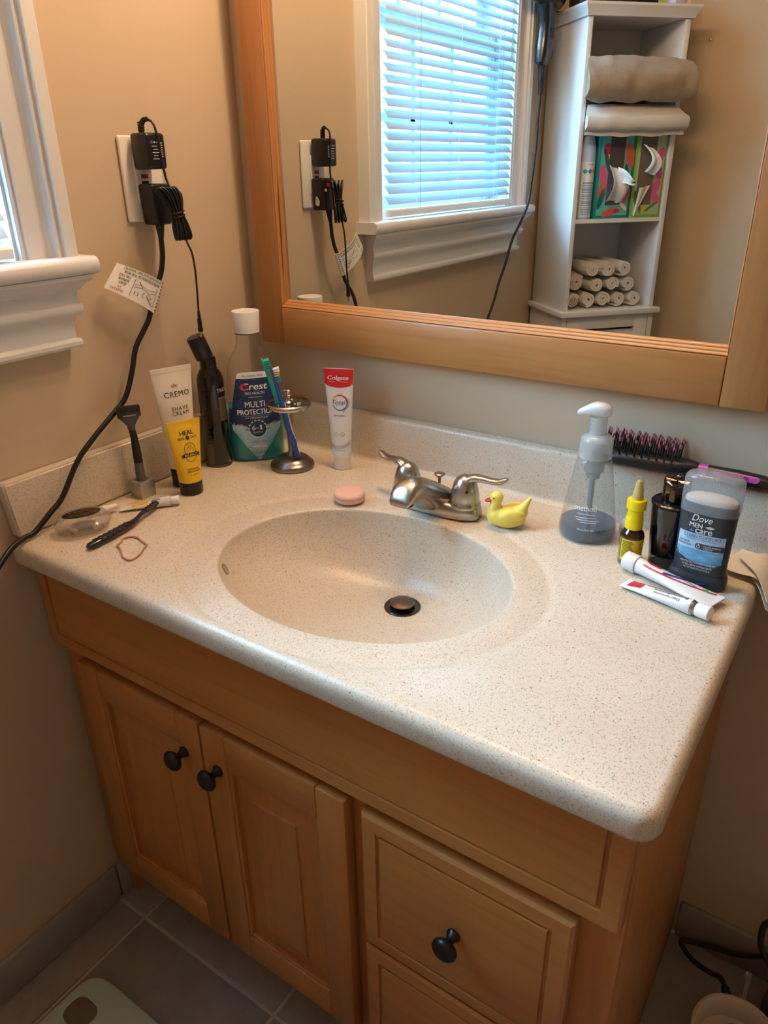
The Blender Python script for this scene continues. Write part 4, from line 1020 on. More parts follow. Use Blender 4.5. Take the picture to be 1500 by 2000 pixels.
# ------------------------------------------------------------------ two ointment tubes lying on the top
def lying(name, label, capw, crimpw, roll=0):
    """tube on its side from cap centre to crimp centre (world), printed face up"""
    a, b = Vector(capw), Vector(crimpw)
    ax = (b - a).normalized()                       # local z
    upv = (Vector((0, 0, 1)) - ax * ax.z).normalized()
    fr_ = Matrix.Rotation(roll, 4, ax) @ upv        # local -y
    xv = (-fr_).cross(ax)                           # local x
    m4 = Matrix((xv, -fr_, ax)).transposed().to_4x4()
    root = thing(name, label, 'tube', a); root.rotation_euler = m4.to_euler()
    return root, (b - a).length
t1, ln1 = lying('ointment_tube', 'white ointment tube with leaf mark and fat white cap, before the deodorant', (.7845, -.1635, H + .0132), (.9065, -.2055, H + .0085))
from_geo('screw_cap', *lathe([(.0110, 0), (.0122, .001), (.0125, .017), (.0118, .0185)], 36), WHITEP, t1, 40)
L = squeeze(t1, .0195, ln1, .0095, .0095, .0200, M('ointment_white', '#e4e6e8', .32), .008)
printed('red_flash', [rows2([(.0295, -.007, -.002), (.036, -.0085, .001), (.05, -.0105, -.001)])], L.front, M('ointment_red', '#c32232', .4), t1, .0005)
printed('blue_swoosh', [rows2([(.056 + .006 * k, .001 - .0015 * k - .0012 * k * k * .35, .0052 - .0013 * k - .0012 * k * k * .35) for k in range(8)], 4)], L.front, M('ointment_blue', '#223a80', .4), t1, .0005)
printed('red_swoosh', [rows2([(.030 + .010 * k, .0050 + .0009 * k - .0013 * k * k * .28, .0072 + .0010 * k - .0013 * k * k * .28) for k in range(10)], 4)], L.front, M('ointment_red2', '#b9202e', .4), t1, .0005)
def tp_text(s, l, x, w, h, b=.012, flip=False):
    """text running along the tube (local z); flip turns it to read from the other side"""
    g = txt(s, 0, 0, w, h, b)
    k = -1 if flip else 1
    return ([(x - k * q[1], l + k * q[0]) for q in g[0]], g[1])
printed('lettering', [rect2(-.0112, -.0096, .050, .090, 1, 6), tp_text('Hydrocortisone 1% Cream', .0660, -.0056, .066, .0050)], L.front, M('ointment_ink', '#3a4763', .5), t1, .0009)
printed('leaf_mark', [poly2([(-.0135, .108), (-.0085, .1035), (-.0075, .1115), (-.0100, .1160)])], L.front, M('leaf_green', '#4e9a55', .45), t1, .0009)
t2, ln2 = lying('ointment_tube', 'white ointment tube with red stripes and white screw cap at its crimped neighbour', (.9065, -.2395, H + .0122), (.7985, -.2070, H + .0040))
from_geo('screw_cap', *lathe([(.0078, 0), (.0086, .0008), (.0086, .0150), (.0080, .0165)], 32), WHITEP, t2, 40)
from_geo('metal_shoulder', *lathe([(.0060, .016), (.0072, .0175), (.0088, .0205), (.0092, .0225)], 32, False), M('tube_metal', '#a9aaac', .3, 1), t2, 40)
L = squeeze(t2, .0225, ln2, .0092, .0085, .0122, M('ointment_white2', '#e6e7ea', .3), .004)
printed('red_stripe', [rows2([(.026, .0030, .0050), (.085, .0044, .0066)], 3), rows2([(.088, -.006, .007), (.106, -.008, .009)], 6)], L.front, M('ointment_red3', '#c01f34', .4), t2, .0005)
printed('lettering', [tp_text('Betamethasone', .050, -.0010, .044, .0046), tp_text('Dipropionate', .053, -.0062, .034, .0036, .006), rect2(.0072, .0082, .042, .068, 1, 4)], L.front, INKK, t2, .0008)

# ------------------------------------------------------------------ folded tissue hanging over the end of the top
ts = thing('folded_tissue', 'crumpled white paper tissue folded over the end of the top', 'tissue', (.93, -.08, H + .003))
PAPER = M('tissue_paper', '#e9e4dd', .85, bump=(420, .35))
def hang(x):                                        # drape over the rounded end of the slab
    lx = x + .93
    if lx < .928: return 0
    d = lx - .928
    return -.9 * d * d / .03 if d < .02 else -.012 - (d - .02) * 1.3
def sheet_fn(cx, cy, w, h, rot, z0, amp, seed):
    c, s = math.cos(rot), math.sin(rot)
    def fn(u, v):
        x, y = (u - .5) * w, (v - .5) * h
        X, Y = cx + x * c - y * s, cy + x * s + y * c
        nz = mnoise.noise(Vector((X * 30 + seed, Y * 30, seed))) * amp
        return (X, Y, z0 + max(nz, -amp * .5) + amp * .5 + hang(X))
    return fn
for k, (cx, cy, w, h, rot, z0, amp) in enumerate(((.028, .002, .085, .10, R(38), .0015, .002), (.014, -.006, .095, .070, R(-12), .0055, .0035), (.030, -.010, .075, .085, R(36), .0115, .0025))):
    from_bm('tissue_ply', sheet(20, 20, sheet_fn(cx, cy, w, h, rot, z0, amp, k * 3.7), .0006), PAPER, ts, 60)

# ------------------------------------------------------------------ small white dropper cap behind the spray
wc = thing('white_cap', 'small white plastic cap behind the yellow spray bottle', 'cap', (.753, -.062, H + .0003))
from_geo('cap_body', *lathe([(.0085, 0), (.0095, .001), (.0092, .016), (.0075, .020), (.004, .0225), (.0004, .023)], 28, False), clear('cap_white', '#dfe4e8', '#e6eaee', .7, .2), wc, 45)

# ------------------------------------------------------------------ hair brush on the back upstand
hb = thing('hair_brush', 'black vent hair brush with pink tipped bristles on the upstand', 'brush', (.80, -.024, H + .0875), R(-2.0))
bb = [((-.118, 0, .010), (0, .010, 0), (0, 0, .006), 2.6), ((-.112, 0, .011), (0, .0165, 0), (0, 0, .009), 2.8), ((-.09, 0, .012), (0, .019, 0), (0, 0, .0105), 2.8), ((-.03, 0, .013), (0, .019, 0), (0, 0, .011), 2.8), ((.0, 0, .0135), (0, .017, 0), (0, 0, .0115), 2.6), ((.016, 0, .0145), (0, .0125, 0), (0, 0, .0115), 2.3), ((.03, 0, .015), (0, .0085, 0), (0, 0, .0088), 2)]
fix_normals(from_geo('brush_head', *sweep_sections(bb, 28), M('brush_black', '#121114', .45, bump=(180, .3)), hb, 45))
hh = [((.028, 0, .0148), (0, .0085, 0), (0, 0, .0085), 2), ((.044, 0, .0145), (0, .0100, 0), (0, 0, .0098), 2), ((.08, 0, .0135), (0, .0120, 0), (0, 0, .0118), 2), ((.11, 0, .0125), (0, .0120, 0), (0, 0, .0115), 2), ((.135, 0, .0115), (0, .0095, 0), (0, 0, .0092), 2), ((.142, 0, .0112), (0, .005, 0), (0, 0, .005), 2)]
fix_normals(from_geo('brush_handle', *sweep_sections(hh, 28), BLACK, hb, 50))
MAG = M('magenta_plastic', '#a83a8e', .35)
fix_normals(from_geo('magenta_band', *sweep_sections([((.030, 0, .0148), (0, .0092, 0), (0, 0, .0093), 2), ((.042, 0, .0146), (0, .0103, 0), (0, 0, .0101), 2)], 28), MAG, hb, 50))
def hfront(x, z, e=.0004):                          # upper front of the handle, turned toward the room
    a = R(205 + 0)
    r = .0118
    th = z / r
    return (x, -r * math.cos(th) - e * 1.5, .0135 + r * math.sin(th))
pilh = rows2([(.0020, .054, .104), (.0032, .051, .107), (.0065, .0495, .1085), (.0098, .051, .107), (.0110, .054, .104)], 16)
printed('magenta_inlay', [pilh], lambda x, z, e=.0004: hfront(x, z, e), MAG, hb, .0005)
printed('lettering', [txt('CONAIR', .079, .0065, .034, .0050, .02)], hfront, M('inlay_ink', '#2a1024', .5), hb, .0012)
for k in range(6):
    for x in (.056, .092):
        from_geo('grip_rib', *tube([(x + .0035 * k, -.0125, .010), (x + .0035 * k, -.0112, .0058)], .0008, 6, 1), BLACKSOFT, hb)
bv_, bf_ = lathe([(.0013, 0), (.0011, .015), (.0010, .0205)], 6)
tv_, tf_ = lathe([(.0011, .0198), (.0017, .0212), (.0016, .0232), (.0004, .0245)], 7)
brm = bpy.data.meshes.new('bristle'); v_, f_ = geo_join((bv_, bf_), (tv_, tf_)); brm.from_pydata(v_, [], f_); brm.update()
brm.materials.append(BLACK); brm.materials.append(M('bristle_pink', '#b2566e', .45))
for i, p_ in enumerate(brm.polygons): p_.material_index = 1 if i >= len(bf_) else 0
for i in range(11):
    for j in range(5):
        o = link('bristle', brm, None, hb, 50)
        y = -.0145 + .00725 * j
        o.location = (-.108 + .0104 * i + (.0052 if j % 2 else 0), y, .0205 - abs(y) * .12)
        o.rotation_euler = (R(-y * 900), R(random.uniform(2, 7)), 0)
        o.scale = (1, 1, 1.22)

# ------------------------------------------------------------------ mouth guard case
mg = thing('mouth_guard_case', 'frosted clear mouth guard case with a black oval sticker', 'case', (.0735, -.4790, H + .0003), R(66))
FR2 = clear('case_frost', '#f0ece8', '#ece6e0', .20, .15)
def dshape(k, z, fl=1):
    return (z, .040 * k, .0315 * k, 2.3)
from_geo('case_base', *Loft([(0, .028, .021, 2.2), (.002, .031, .0235, 2.2), (.008, .0365, .0285, 2.3), (.0135, .0392, .031, 2.3), (.0145, .0400, .0318, 2.3)], 48).geo(False), FR2, mg, 50)
from_geo('case_floor', *Loft([(.0005, .028, .021, 2.2), (.0012, .028, .021, 2.2)], 40).geo(), FR2, mg, 50)
from_geo('case_lid', *Loft([(.0135, .0405, .0324, 2.3), (.0165, .0408, .0326, 2.3), (.0175, .0400, .0318, 2.3), (.0190, .0375, .0295, 2.3), (.0240, .0345, .0265, 2.2), (.0260, .0325, .0245, 2.2), (.0266, .0004, .0004, 2)], 48).geo(False), FR2, mg, 50)
topf = lambda x, y, e=.0003: (x, y, .0267 + e)
printed('sticker', [disc2(0, .001, .0275, .0160, 36)], topf, M('sticker_black', '#161410', .4), mg, .0002)
printed('sticker_lettering', [txt('Night', -.001, .0065, .030, .0085, .06), txt('Guard', .001, -.0040, .036, .0092, .06)], topf, M('sticker_orange', '#d9962a', .45), mg, .0008)
from_geo('guard_inside', *tube([(-.014, -.012, .0055), (-.016, .004, .0055), (-.008, .013, .0055), (.008, .013, .0055), (.016, .004, .0055), (.014, -.012, .0055)], .004, 10), M('guard_resin', '#c9b493', .4), mg)

# little dropper tube behind the case
db = thing('ointment_dropper', 'small white nozzle tip behind the mouth guard case', 'tube', (.054, -.425, H + .0086), rot=(R(84), 0, R(152)))
from_geo('nozzle_tip', *lathe([(.0058, -.010), (.0058, 0), (.0048, .001), (.0042, .016), (.0036, .0175)], 22), WHITEP, db, 45)
from_geo('dropper_body', *lathe([(.0070, -.030), (.0084, -.027), (.0084, -.012), (.0060, -.0095)], 24), clear('dropper_clear', '#dfe0e0', '#d8d8d8', .5, .2), db, 45)

# ------------------------------------------------------------------ little yellow and white ointment tube
t3, ln3 = lying('ointment_tube', 'small yellow and white ointment tube lying beside the razor stand', (.1270, -.3400, H + .0106), (.0620, -.4045, H + .0034))
from_geo('screw_cap', *lathe([(.0062, 0), (.0068, .0008), (.0064, .0125), (.0058, .0135)], 28), WHITEP, t3, 40)
L = squeeze(t3, .0150, ln3, .0075, .0072, .0108, M('ointment_white3', '#e2e2de', .35), .003)
printed('yellow_band', [rows2([(.020, .0010, .0068), (.06, .0018, .0082), (.078, .0022, .0088)], 6), rows2([(.048, -.0068, -.0012), (.074, -.0078, -.0012)], 6)], L.front, M('ointment_yellow', '#e0b020', .4), t3, .0004)
printed('lettering', [rect2(-.0050, -.0036, .029, .043, 1, 4), rect2(-.0016, -.0004, .030, .040, 1, 4), rect2(.0040, .0050, .038, .062, 1, 4)], L.front, M('teal_ink', '#2d6a66', .5), t3, .0009)

# ------------------------------------------------------------------ black twisted plastic handle lying on the top
bh = thing('disposable_razor', 'black ridged disposable razor handle lying behind the rubber band', 'razor', (.139, -.5165, H + .0005))
q0 = Vector((.139, -.5165, H + .0005))
def W(x, y, z): return Vector((x, y, H + z)) - q0
SM = M('smoky_black', '#1d1b1e', .25, coat=.4)
hsec = []
for (x, y, z, w, t) in ((.1375, -.5180, .0062, .0040, .0030), (.1370, -.5140, .0064, .0062, .0046), (.1350, -.4900, .0068, .0070, .0052), (.1325, -.4640, .0070, .0066, .0052), (.1290, -.4380, .0072, .0050, .0046), (.1255, -.4235, .0082, .0034, .0040), (.1215, -.4140, .0105, .0032, .0034), (.1185, -.4040, .0110, .0040, .0030), (.1140, -.3920, .0100, .0052, .0032), (.1085, -.3760, .0098, .0050, .0032), (.1035, -.3625, .0105, .0040, .0028), (.1020, -.3590, .0108, .0022, .0018)):
    d = Vector((-.25, .97, 0)).normalized(); sd = Vector((d.y, -d.x, 0))
    hsec.append((W(x, y, z), sd * w, Vector((0, 0, t)), 2.4))
fix_normals(from_geo('handle_body', *sweep_sections(hsec, 20), SM, bh, 55))
for k in range(7):
    t = k / 6; c = Vector((.1362, -.5000, .0118)).lerp(Vector((.1300, -.4420, .0120)), t)
    from_geo('grip_rib', *tube([W(c.x - .0062, c.y - .005, c.z - .0022), W(c.x, c.y + .001, c.z), W(c.x + .0060, c.y + .006, c.z - .0020)], .0013, 8, 4), BLACKSOFT, bh)
for k in range(6):
    t = k / 5; c = Vector((.1160, -.3965, .0135)).lerp(Vector((.1045, -.3660, .0130)), t)
    from_geo('twist_rib', *tube([W(c.x - .0052, c.y - .0025, c.z - .0018), W(c.x, c.y + .0004, c.z), W(c.x + .0052, c.y + .003, c.z - .0018)], .0011, 8, 3), SM, bh)

# ------------------------------------------------------------------ rubber band
rb = thing('rubber_band', 'tan rubber band lying in a kinked loop', 'rubber band', (.180, -.480, H + .0003))
rbp = [(.1598, -.4878), (.1560, -.4780), (.1500, -.4690), (.1530, -.4600), (.1650, -.4560), (.1800, -.4600), (.1930, -.4630), (.1965, -.4660), (.2020, -.4760), (.2090, -.4870), (.2130, -.5030), (.2060, -.5075), (.1920, -.5040), (.1800, -.4960), (.1680, -.4900), (.1630, -.4900), (.1598, -.4878)]
from_geo('band_loop', *tube([(x - .180, y + .480, .0016) for x, y in rbp], .0012, 8, 6, flat=1.25, flat_dir=(0, 0, 1), cap=False), M('rubber_tan', '#b98d70', .6), rb, 60)
# ================================================================== outlet, adapter, hair dryer plug
OY, OZ = -.2230, 1.2755
ot = thing('wall_outlet', 'white wall outlet with red and black test buttons', 'outlet', (0, OY, OZ))
bm = bmesh.new(); add_box(bm, .0004, .0065, -.0375, .0375, -.0597, .0597, .003, 3)
from_bm('cover_plate', bm, M('outlet_white', '#e4ded6', .32), ot)
box('receptacle', .0060, .0092, -.0165, .0165, -.0335, .0335, M('outlet_face', '#e8e3dc', .3), ot, .001)
box('reset_button', .0088, .0108, -.0072, .0052, .0012, .0072, M('button_red', '#a4161c', .4), ot, .0006)
box('test_button', .0088, .0105, -.0072, .0052, -.0078, -.0022, M('button_black', '#0f0f10', .4), ot, .0006)
ad = thing('power_adapter', 'black power adapter in the upper socket with a tied bundle of cord', 'adapter', (.010, -.2255, 1.3135))
AO = Vector(ad.location)
def A_(x, y, z): return Vector((x, y, z)) - AO
box('adapter_body', .0004, .037, -.0180, .0180, -.0245, .0245, M('adapter_black', '#15151a', .3), ad, .005, 3)
ap = lambda y, z, e=.0004: (.0371 + e, y, z)
rows_ = [rect2(-.009 + .002 * (k % 2), .001 + .003 * ((k * 7) % 3) / 2, .006 - .0042 * k, .0066 - .0042 * k + .0004, 4, 1) for k in range(5)] + [ring2(-.0085, .0118, .0014, .0018, 14), rect2(-.0050, -.0020, .0106, .0128, 2, 1), rect2(.0006, .0034, .0108, .0126, 2, 1)]
rows_ += [rect2(.0075, .0105, .010 - .003 * k, .0115 - .003 * k, 2, 1) for k in range(7)]
printed('rating_print', rows_, ap, M('adapter_ink', '#b9bcc0', .5), ad)
from_geo('strain_relief', *tube([A_(.024, -.2300, 1.336), A_(.024, -.2300, 1.346), A_(.028, -.2275, 1.3545), A_(.034, -.2245, 1.3560)], [.0044, .0042, .0038, .0032], 12, 6), BLACKSOFT, ad)
for k in range(4):
    z = 1.341 + .0032 * k
    from_geo('relief_rib', *geo_map(lathe([(.0045, 0), (.0050, .0006), (.0050, .0014), (.0045, .002)], 14, False), lambda q: q + A_(.024, -.2300, z)), BLACKSOFT, ad)
from_geo('adapter_cord', *tube([A_(.034, -.2245, 1.3560), A_(.044, -.2240, 1.3500), A_(.0475, -.2225, 1.335), A_(.0475, -.2190, 1.300), A_(.0490, -.2165, 1.275), A_(.055, -.2150, 1.262), A_(.060, -.2140, 1.250)], .0018, 8, 6), CORD, ad)
# bundle: loops of cord pinched by a tie
for k in range(9):
    o = (k - 4) * .0036; dx = .003 * math.sin(k * 2.1)
    pts = [A_(.062 + dx, -.2180 + o * .55, 1.232), A_(.057 + dx, -.2250 + o * .9, 1.250), A_(.055 + dx, -.2285 + o * 1.1, 1.2600 + .002 * math.sin(k)), A_(.0605 + dx, -.2240 + o * 1.1, 1.2635), A_(.065 + dx, -.2190 + o * .8, 1.252), A_(.067 + dx, -.2165 + o * .45, 1.230),
           A_(.071 + dx, -.2150 + o * .75, 1.212), A_(.074 + dx, -.2150 + o * .95, 1.196), A_(.070 + dx, -.2165 + o * .95, 1.1915), A_(.066 + dx, -.2180 + o * .8, 1.205), A_(.062 + dx, -.2180 + o * .55, 1.232)]
    from_geo('cord_loop', *tube(pts, .0017, 7, 6, cap=False), CORD, ad)
from_geo('cord_loop', *tube([A_(.068, -.2110, 1.228), A_(.066, -.2060, 1.244), A_(.063, -.2045, 1.255), A_(.060, -.2085, 1.258), A_(.060, -.2125, 1.246), A_(.065, -.2140, 1.230)], .0018, 7, 6), CORD, ad)
for z in (1.224, 1.230):
    tw = [A_(.0675 + .0075 * math.cos(a), -.2172 + .0095 * math.sin(a), z + .002 * math.sin(a)) for a in [R(30 * k) for k in range(13)]]
    from_geo('cord_tie', *tube(tw, .0011, 6, 3, cap=False), BLACKSOFT, ad)
from_geo('lead_cord', *tube([A_(.072, -.2155, 1.200), A_(.076, -.2145, 1.186), A_(.081, -.2120, 1.170), A_(.083, -.2115, 1.145), A_(.083, -.2125, 1.115), A_(.083, -.2145, 1.083)], .0016, 8, 6), CORD, ad)
for k in range(5):
    from_geo('relief_rib', *geo_map(lathe([(.0018, 0), (.0024 + .0002 * k, .0006), (.0024 + .0002 * k, .0016), (.0018, .0022)], 12, False), lambda q: A_(.083, -.2146, 1.0835 - .0026 * k) - q), BLACKSOFT, ad)
from_geo('jack_barrel', *geo_map(lathe([(.0030, 0), (.0036, .0012), (.0036, .014), (.0041, .0148), (.0041, .0195), (.0032, .0205), (.0004, .0206)], 18, False), lambda q: A_(.083, -.2150, 1.0715) - q), BLACK, ad, 40)
from_geo('jack_tip', *geo_map(lathe([(.0020, 0), (.0020, .0085), (.0013, .0092), (.0004, .0093)], 14, False), lambda q: A_(.083, -.2150, 1.0512) - q), CHROME, ad, 40)

# ------------------------------------------------------------------ hair dryer, its cord and its safety plug
DX, DY = .062, -1.160
hd_ = thing('hair_dryer', 'black hair dryer hung by the shelf tower, cord running to the outlet', 'hair dryer', (DX, DY, 1.53))
HO = Vector(hd_.location)
def D_(x, y, z): return Vector((x, y, z)) - HO
DRY = M('dryer_black', '#15181d', .3, coat=.3)
fix_normals(from_geo('handle', *sweep_sections([(D_(.062, -1.149, 1.528), (0, .013, 0), (.010, 0, 0), 2.3), (D_(.062, -1.151, 1.535), (0, .024, 0), (.017, 0, 0), 2.5), (D_(.062, -1.156, 1.548), (0, .029, 0), (.019, 0, 0), 2.5), (D_(.062, -1.160, 1.580), (0, .029, 0), (.020, 0, 0), 2.5), (D_(.062, -1.163, 1.615), (0, .027, 0), (.0195, 0, 0), 2.5), (D_(.062, -1.160, 1.645), (0, .030, 0), (.021, 0, 0), 2.4), (D_(.062, -1.155, 1.668), (0, .036, 0), (.024, 0, 0), 2.3)], 28), DRY, hd_, 50))
g = lathe([(.024, 0), (.027, .004), (.028, .02), (.034, .05), (.038, .075), (.038, .125), (.034, .135), (.030, .137), (.004, .137)], 36, False)
fix_normals(from_geo('barrel', *geo_map(g, lambda q: D_(.062 + q.x * .9, -1.085 - q.z, 1.695 + q.y)), DRY, hd_, 45))
from_geo('nozzle', *geo_map(lathe([(.022, -.03), (.025, -.028), (.028, .004), (.026, .006)], 32, False), lambda q: D_(.062 + q.x * .9, -1.085 - q.z, 1.695 + q.y)), BLACK, hd_, 45)
box('switch', .0195, .0225, -.006, .006, .060, .085, BLACKSOFT, hd_, .001)
from_geo('cord_relief', *tube([D_(.062, -1.149, 1.530), D_(.063, -1.149, 1.51), D_(.0645, -1.1482, 1.48), D_(.065, -1.1475, 1.458)], [.0105, .0085, .0070, .0050], 14, 6), BLACKSOFT, hd_)
from_geo('hanging_loop', *tube([D_(.070, -1.139, 1.518), D_(.074, -1.130, 1.512), D_(.074, -1.127, 1.500), D_(.070, -1.132, 1.493), D_(.066, -1.139, 1.497)], .0016, 8, 6), BLACKSOFT, hd_)
cpath = [(.065, -1.1475, 1.458), (.065, -1.143, 1.40), (.066, -1.140, 1.3398), (.067, -1.125, 1.26), (.068, -1.1057, 1.1891), (.066, -1.0709, 1.1435), (.065, -1.0168, 1.093), (.065, -.985, 1.04), (.065, -.9473, .9903), (.066, -.915, .94), (.067, -.8776, .8955), (.070, -.81, .82), (.085, -.76, .745), (.073, -.67, .757), (.0597, -.612, .7930), (.0480, -.580, .8080), (.0385, -.5517, .8110), (.0365, -.535, .812), (.0345, -.505, .8300), (.033, -.4787, .8470), (.032, -.4422, .8920), (.031, -.405, .920), (.030, -.3666, .944), (.030, -.3388, .9640), (.030, -.3190, 1.000), (.030, -.3045, 1.0357), (.031, -.285, 1.060), (.032, -.2714, 1.0778), (.034, -.2570, 1.1130), (.035, -.2400, 1.140), (.035, -.2320, 1.1640), (.035, -.2300, 1.185), (.034, -.2290, 1.2040)]
from_geo('cord', *tube([D_(*q) for q in cpath], .0043, 12, 6, flat=.8), CORD, hd_, 60)
bm = bmesh.new(); add_box(bm, .0095, .0405, -.2405, -.2050, 1.2115, 1.2695, .004, 3)
for v in bm.verts:
    if v.co.z < 1.222: v.co.y = -.2228 + (v.co.y + .2228) * .86
    v.co -= HO
pg = from_bm('safety_plug', bm, M('plug_black', '#121217', .35), hd_)
from_geo('plug_relief', *tube([D_(.033, -.2270, 1.214), D_(.034, -.2280, 1.206), D_(.0345, -.2290, 1.192)], [.0072, .0062, .0040], 14, 5), BLACKSOFT, pg)
bm = bmesh.new(); add_box(bm, .040, .0425, -.2215, -.2130, 1.2540, 1.2605, .0008, 2)
for v in bm.verts: v.co -= HO
from_bm('plug_reset_button', bm, M('button_crimson', '#b5162c', .4), pg)
from_geo('plug_test_button', *geo_map(lathe([(.0030, 0), (.0030, .002), (.0004, .0025)], 16, False), lambda q: D_(.0400 + q.z * .8, -.2110 + q.y, 1.2480 + q.x)), M('button_yellow', '#d8b31e', .4), pg)
stk = [(.0300, 1.2285), (.0240, 1.2380), (.0200, 1.2350), (.0190, 1.2220), (.0245, 1.2190), (.0290, 1.2215)]
from_geo('plug_sticker', [D_(x, -.2042, z) for x, z in stk], [tuple(range(6))], M('sticker_silver', '#cfcdc8', .4), pg, 0)
# warning tag wrapped round the cord
ax_ = (Vector((.035, -.2380, 1.1460)) - Vector((.032, -.2690, 1.0830))).normalized()
c0, c1 = Vector((.0325, -.2665, 1.0850)), Vector((.0350, -.2425, 1.1290))
outd = Vector((0, -.87, .42)).normalized()
def tagf(u, v):                                      # u along the flag, v along the cord
    base = c0.lerp(c1, v)
    q = base + outd * (.086 * u) * (1 - .05 * v) + Vector((.004 + .010 * math.sin(u * 2.6) - .012 * u * u, 0, .010 * u * (1 - v)))
    return q
def tagp(u, v, e=0): return tagf(u, v) + Vector((.0008 + e, 0, 0)) - HO
TAGM = M('tag_paper', '#ece8e0', .55)
from_bm('warning_tag', sheet(16, 6, lambda u, v: tagf(u, v) - HO + Vector((.0003, 0, 0)), .0005), TAGM, hd_, 60)
from_geo('tag_wrap', *tube([c0 - HO, c0.lerp(c1, .33) - HO, c0.lerp(c1, .66) - HO, c1 - HO], .0044, 14, 4), TAGM, hd_, 60)
tfr = lambda u, v, e=.0003: tagp(u, v, e + .0004)
def tt(s, cu, cv, w, h, b=.01):                      # the tag hangs upside down
    g = txt(s, cu, cv, w, h, b); return [(x, 2 * cv - y) for x, y in g[0]], g[1]
dash = [rect2(-.030, .004, .06 + .11 * k, .10 + .11 * k, 2, 1) for k in range(9)]
printed('tag_lettering', [tt('WARN CHILDREN OF THE RISK', .45, .80, .80, .085), tt('OF DEATH BY ELECTRIC SHOCK!', .45, .93, .84, .085), tt('DO NOT', .80, .40, .12, .085), tt('REMOVE', .80, .53, .17, .085), tt('THIS TAG!', .80, .66, .20, .085)] + dash, tfr, INKK, hd_, .0004)
dw = [line2([(.08, .12), (.62, .12), (.62, .68), (.08, .68), (.08, .12)], .012), line2([(.10, .52), (.25, .42), (.40, .50), (.60, .44)], .014), line2([(.10, .60), (.30, .52), (.45, .58), (.60, .52)], .012), line2([(.16, .32), (.24, .26), (.30, .34), (.24, .40), (.16, .32)], .014), line2([(.48, .30), (.55, .30), (.55, .20), (.48, .20), (.48, .30)], .012), line2([(.36, .40), (.40, .30)], .014), line2([(.34, .22), (.38, .26)], .014), line2([(.14, .20), (.18, .16)], .012)]
printed('tag_drawing', dw, tfr, M('tag_grey', '#55585a', .6), hd_, .0004)
printed('tag_red_print', [line2([(.14, .14), (.54, .66)], .022), tt('UNPLUG', .84, .13, .20, .075), tt('IT', .83, .25, .05, .065)], tfr, M('tag_red', '#b3262a', .6), hd_, .0009)

# ================================================================== shelf tower in the far corner (seen in the mirror)
TX, TY, TH = .177, -1.167, -.834
tw = thing('shelf_tower', 'tall white bathroom shelf tower standing across the corner', 'shelf', (TX, TY, 0), TH)
TW, TD = .300, .227
bx = lambda nm, *a, **k: box(nm, *a, MELAMINE, k.pop('parent', tw), **k)
bx('side_panel', 0, .014, -TD, 0, .882, 1.633, bevel=.001); bx('side_panel', TW - .014, TW, -TD, 0, .882, 1.633, bevel=.001)
bx('back_panel', .014, TW - .014, -TD, -TD + .008, .882, 1.633)
bx('shelf_board', .014, TW - .014, -TD + .008, -.001, 1.130, 1.141); bx('shelf_board', .014, TW - .014, -TD + .008, -.001, 1.390, 1.402)
V = [(-.006, .006, 1.633), (TW + .006, .006, 1.633), (TW + .006, -TD - .001, 1.633), (-.006, -TD - .001, 1.633), (-.008, .009, 1.640), (TW + .008, .009, 1.640), (TW + .008, -TD - .001, 1.640), (-.008, -TD - .001, 1.640), (-.018, .020, 1.656), (TW + .018, .020, 1.656), (TW + .018, -TD - .001, 1.656), (-.018, -TD - .001, 1.656), (-.018, .020, 1.662), (TW + .018, .020, 1.662), (TW + .018, -TD - .001, 1.662), (-.018, -TD - .001, 1.662)]
F = [(0, 3, 2, 1), (12, 13, 14, 15)] + [(r * 4 + k, r * 4 + (k + 1) % 4, r * 4 + 4 + (k + 1) % 4, r * 4 + 4 + k) for r in range(3) for k in range(4)]
fix_normals(from_geo('crown_top', V, F, MELAMINE, tw, 30))
bx('ledge', -.016, TW + .016, -TD, .018, .867, .882, bevel=.002)
bx('base_side', -.004, .012, -TD, .002, .002, .867); bx('base_side', TW - .012, TW + .004, -TD, .002, .002, .867)
bx('base_rail', .012, TW - .012, -.014, .002, .002, .06); bx('base_back', .012, TW - .012, -TD, -TD + .008, .002, .867)
dr_ = bpy.data.objects.new('door', None); COL.objects.link(dr_); dr_.parent = tw
for nm, q in (('door_stile', (.014, .058, .064, .865)), ('door_stile', (.242, .286, .064, .865)), ('door_rail', (.058, .242, .064, .11)), ('door_rail', (.058, .242, .826, .865))):
    bx(nm, q[0], q[1], -.014, .002, q[2], q[3], parent=dr_, bevel=.001)
lv_ = bpy.data.meshes.new('louvre'); v_, f_ = prism([(-.013, .012), (-.010, .014), (-.001, -.012), (-.004, -.015)], .058, .242, lambda y, z, t: (t, y, z)); lv_.from_pydata(v_, [], f_); lv_.update()
for k in range(26):
    o = link('louvre', lv_, MELAMINE, dr_, 0); o.location = (0, 0, .124 + .0272 * k)
def on_tower(s, dep, z):
    c, sn = math.cos(TH), math.sin(TH)
    return (TX + c * s + sn * dep, TY + sn * s - c * dep, z)
def tower_thing(name, label, cat, s, dep, z, group=None, extra=0):
    return thing(name, label, cat, on_tower(s, dep, z), TH + extra, group)
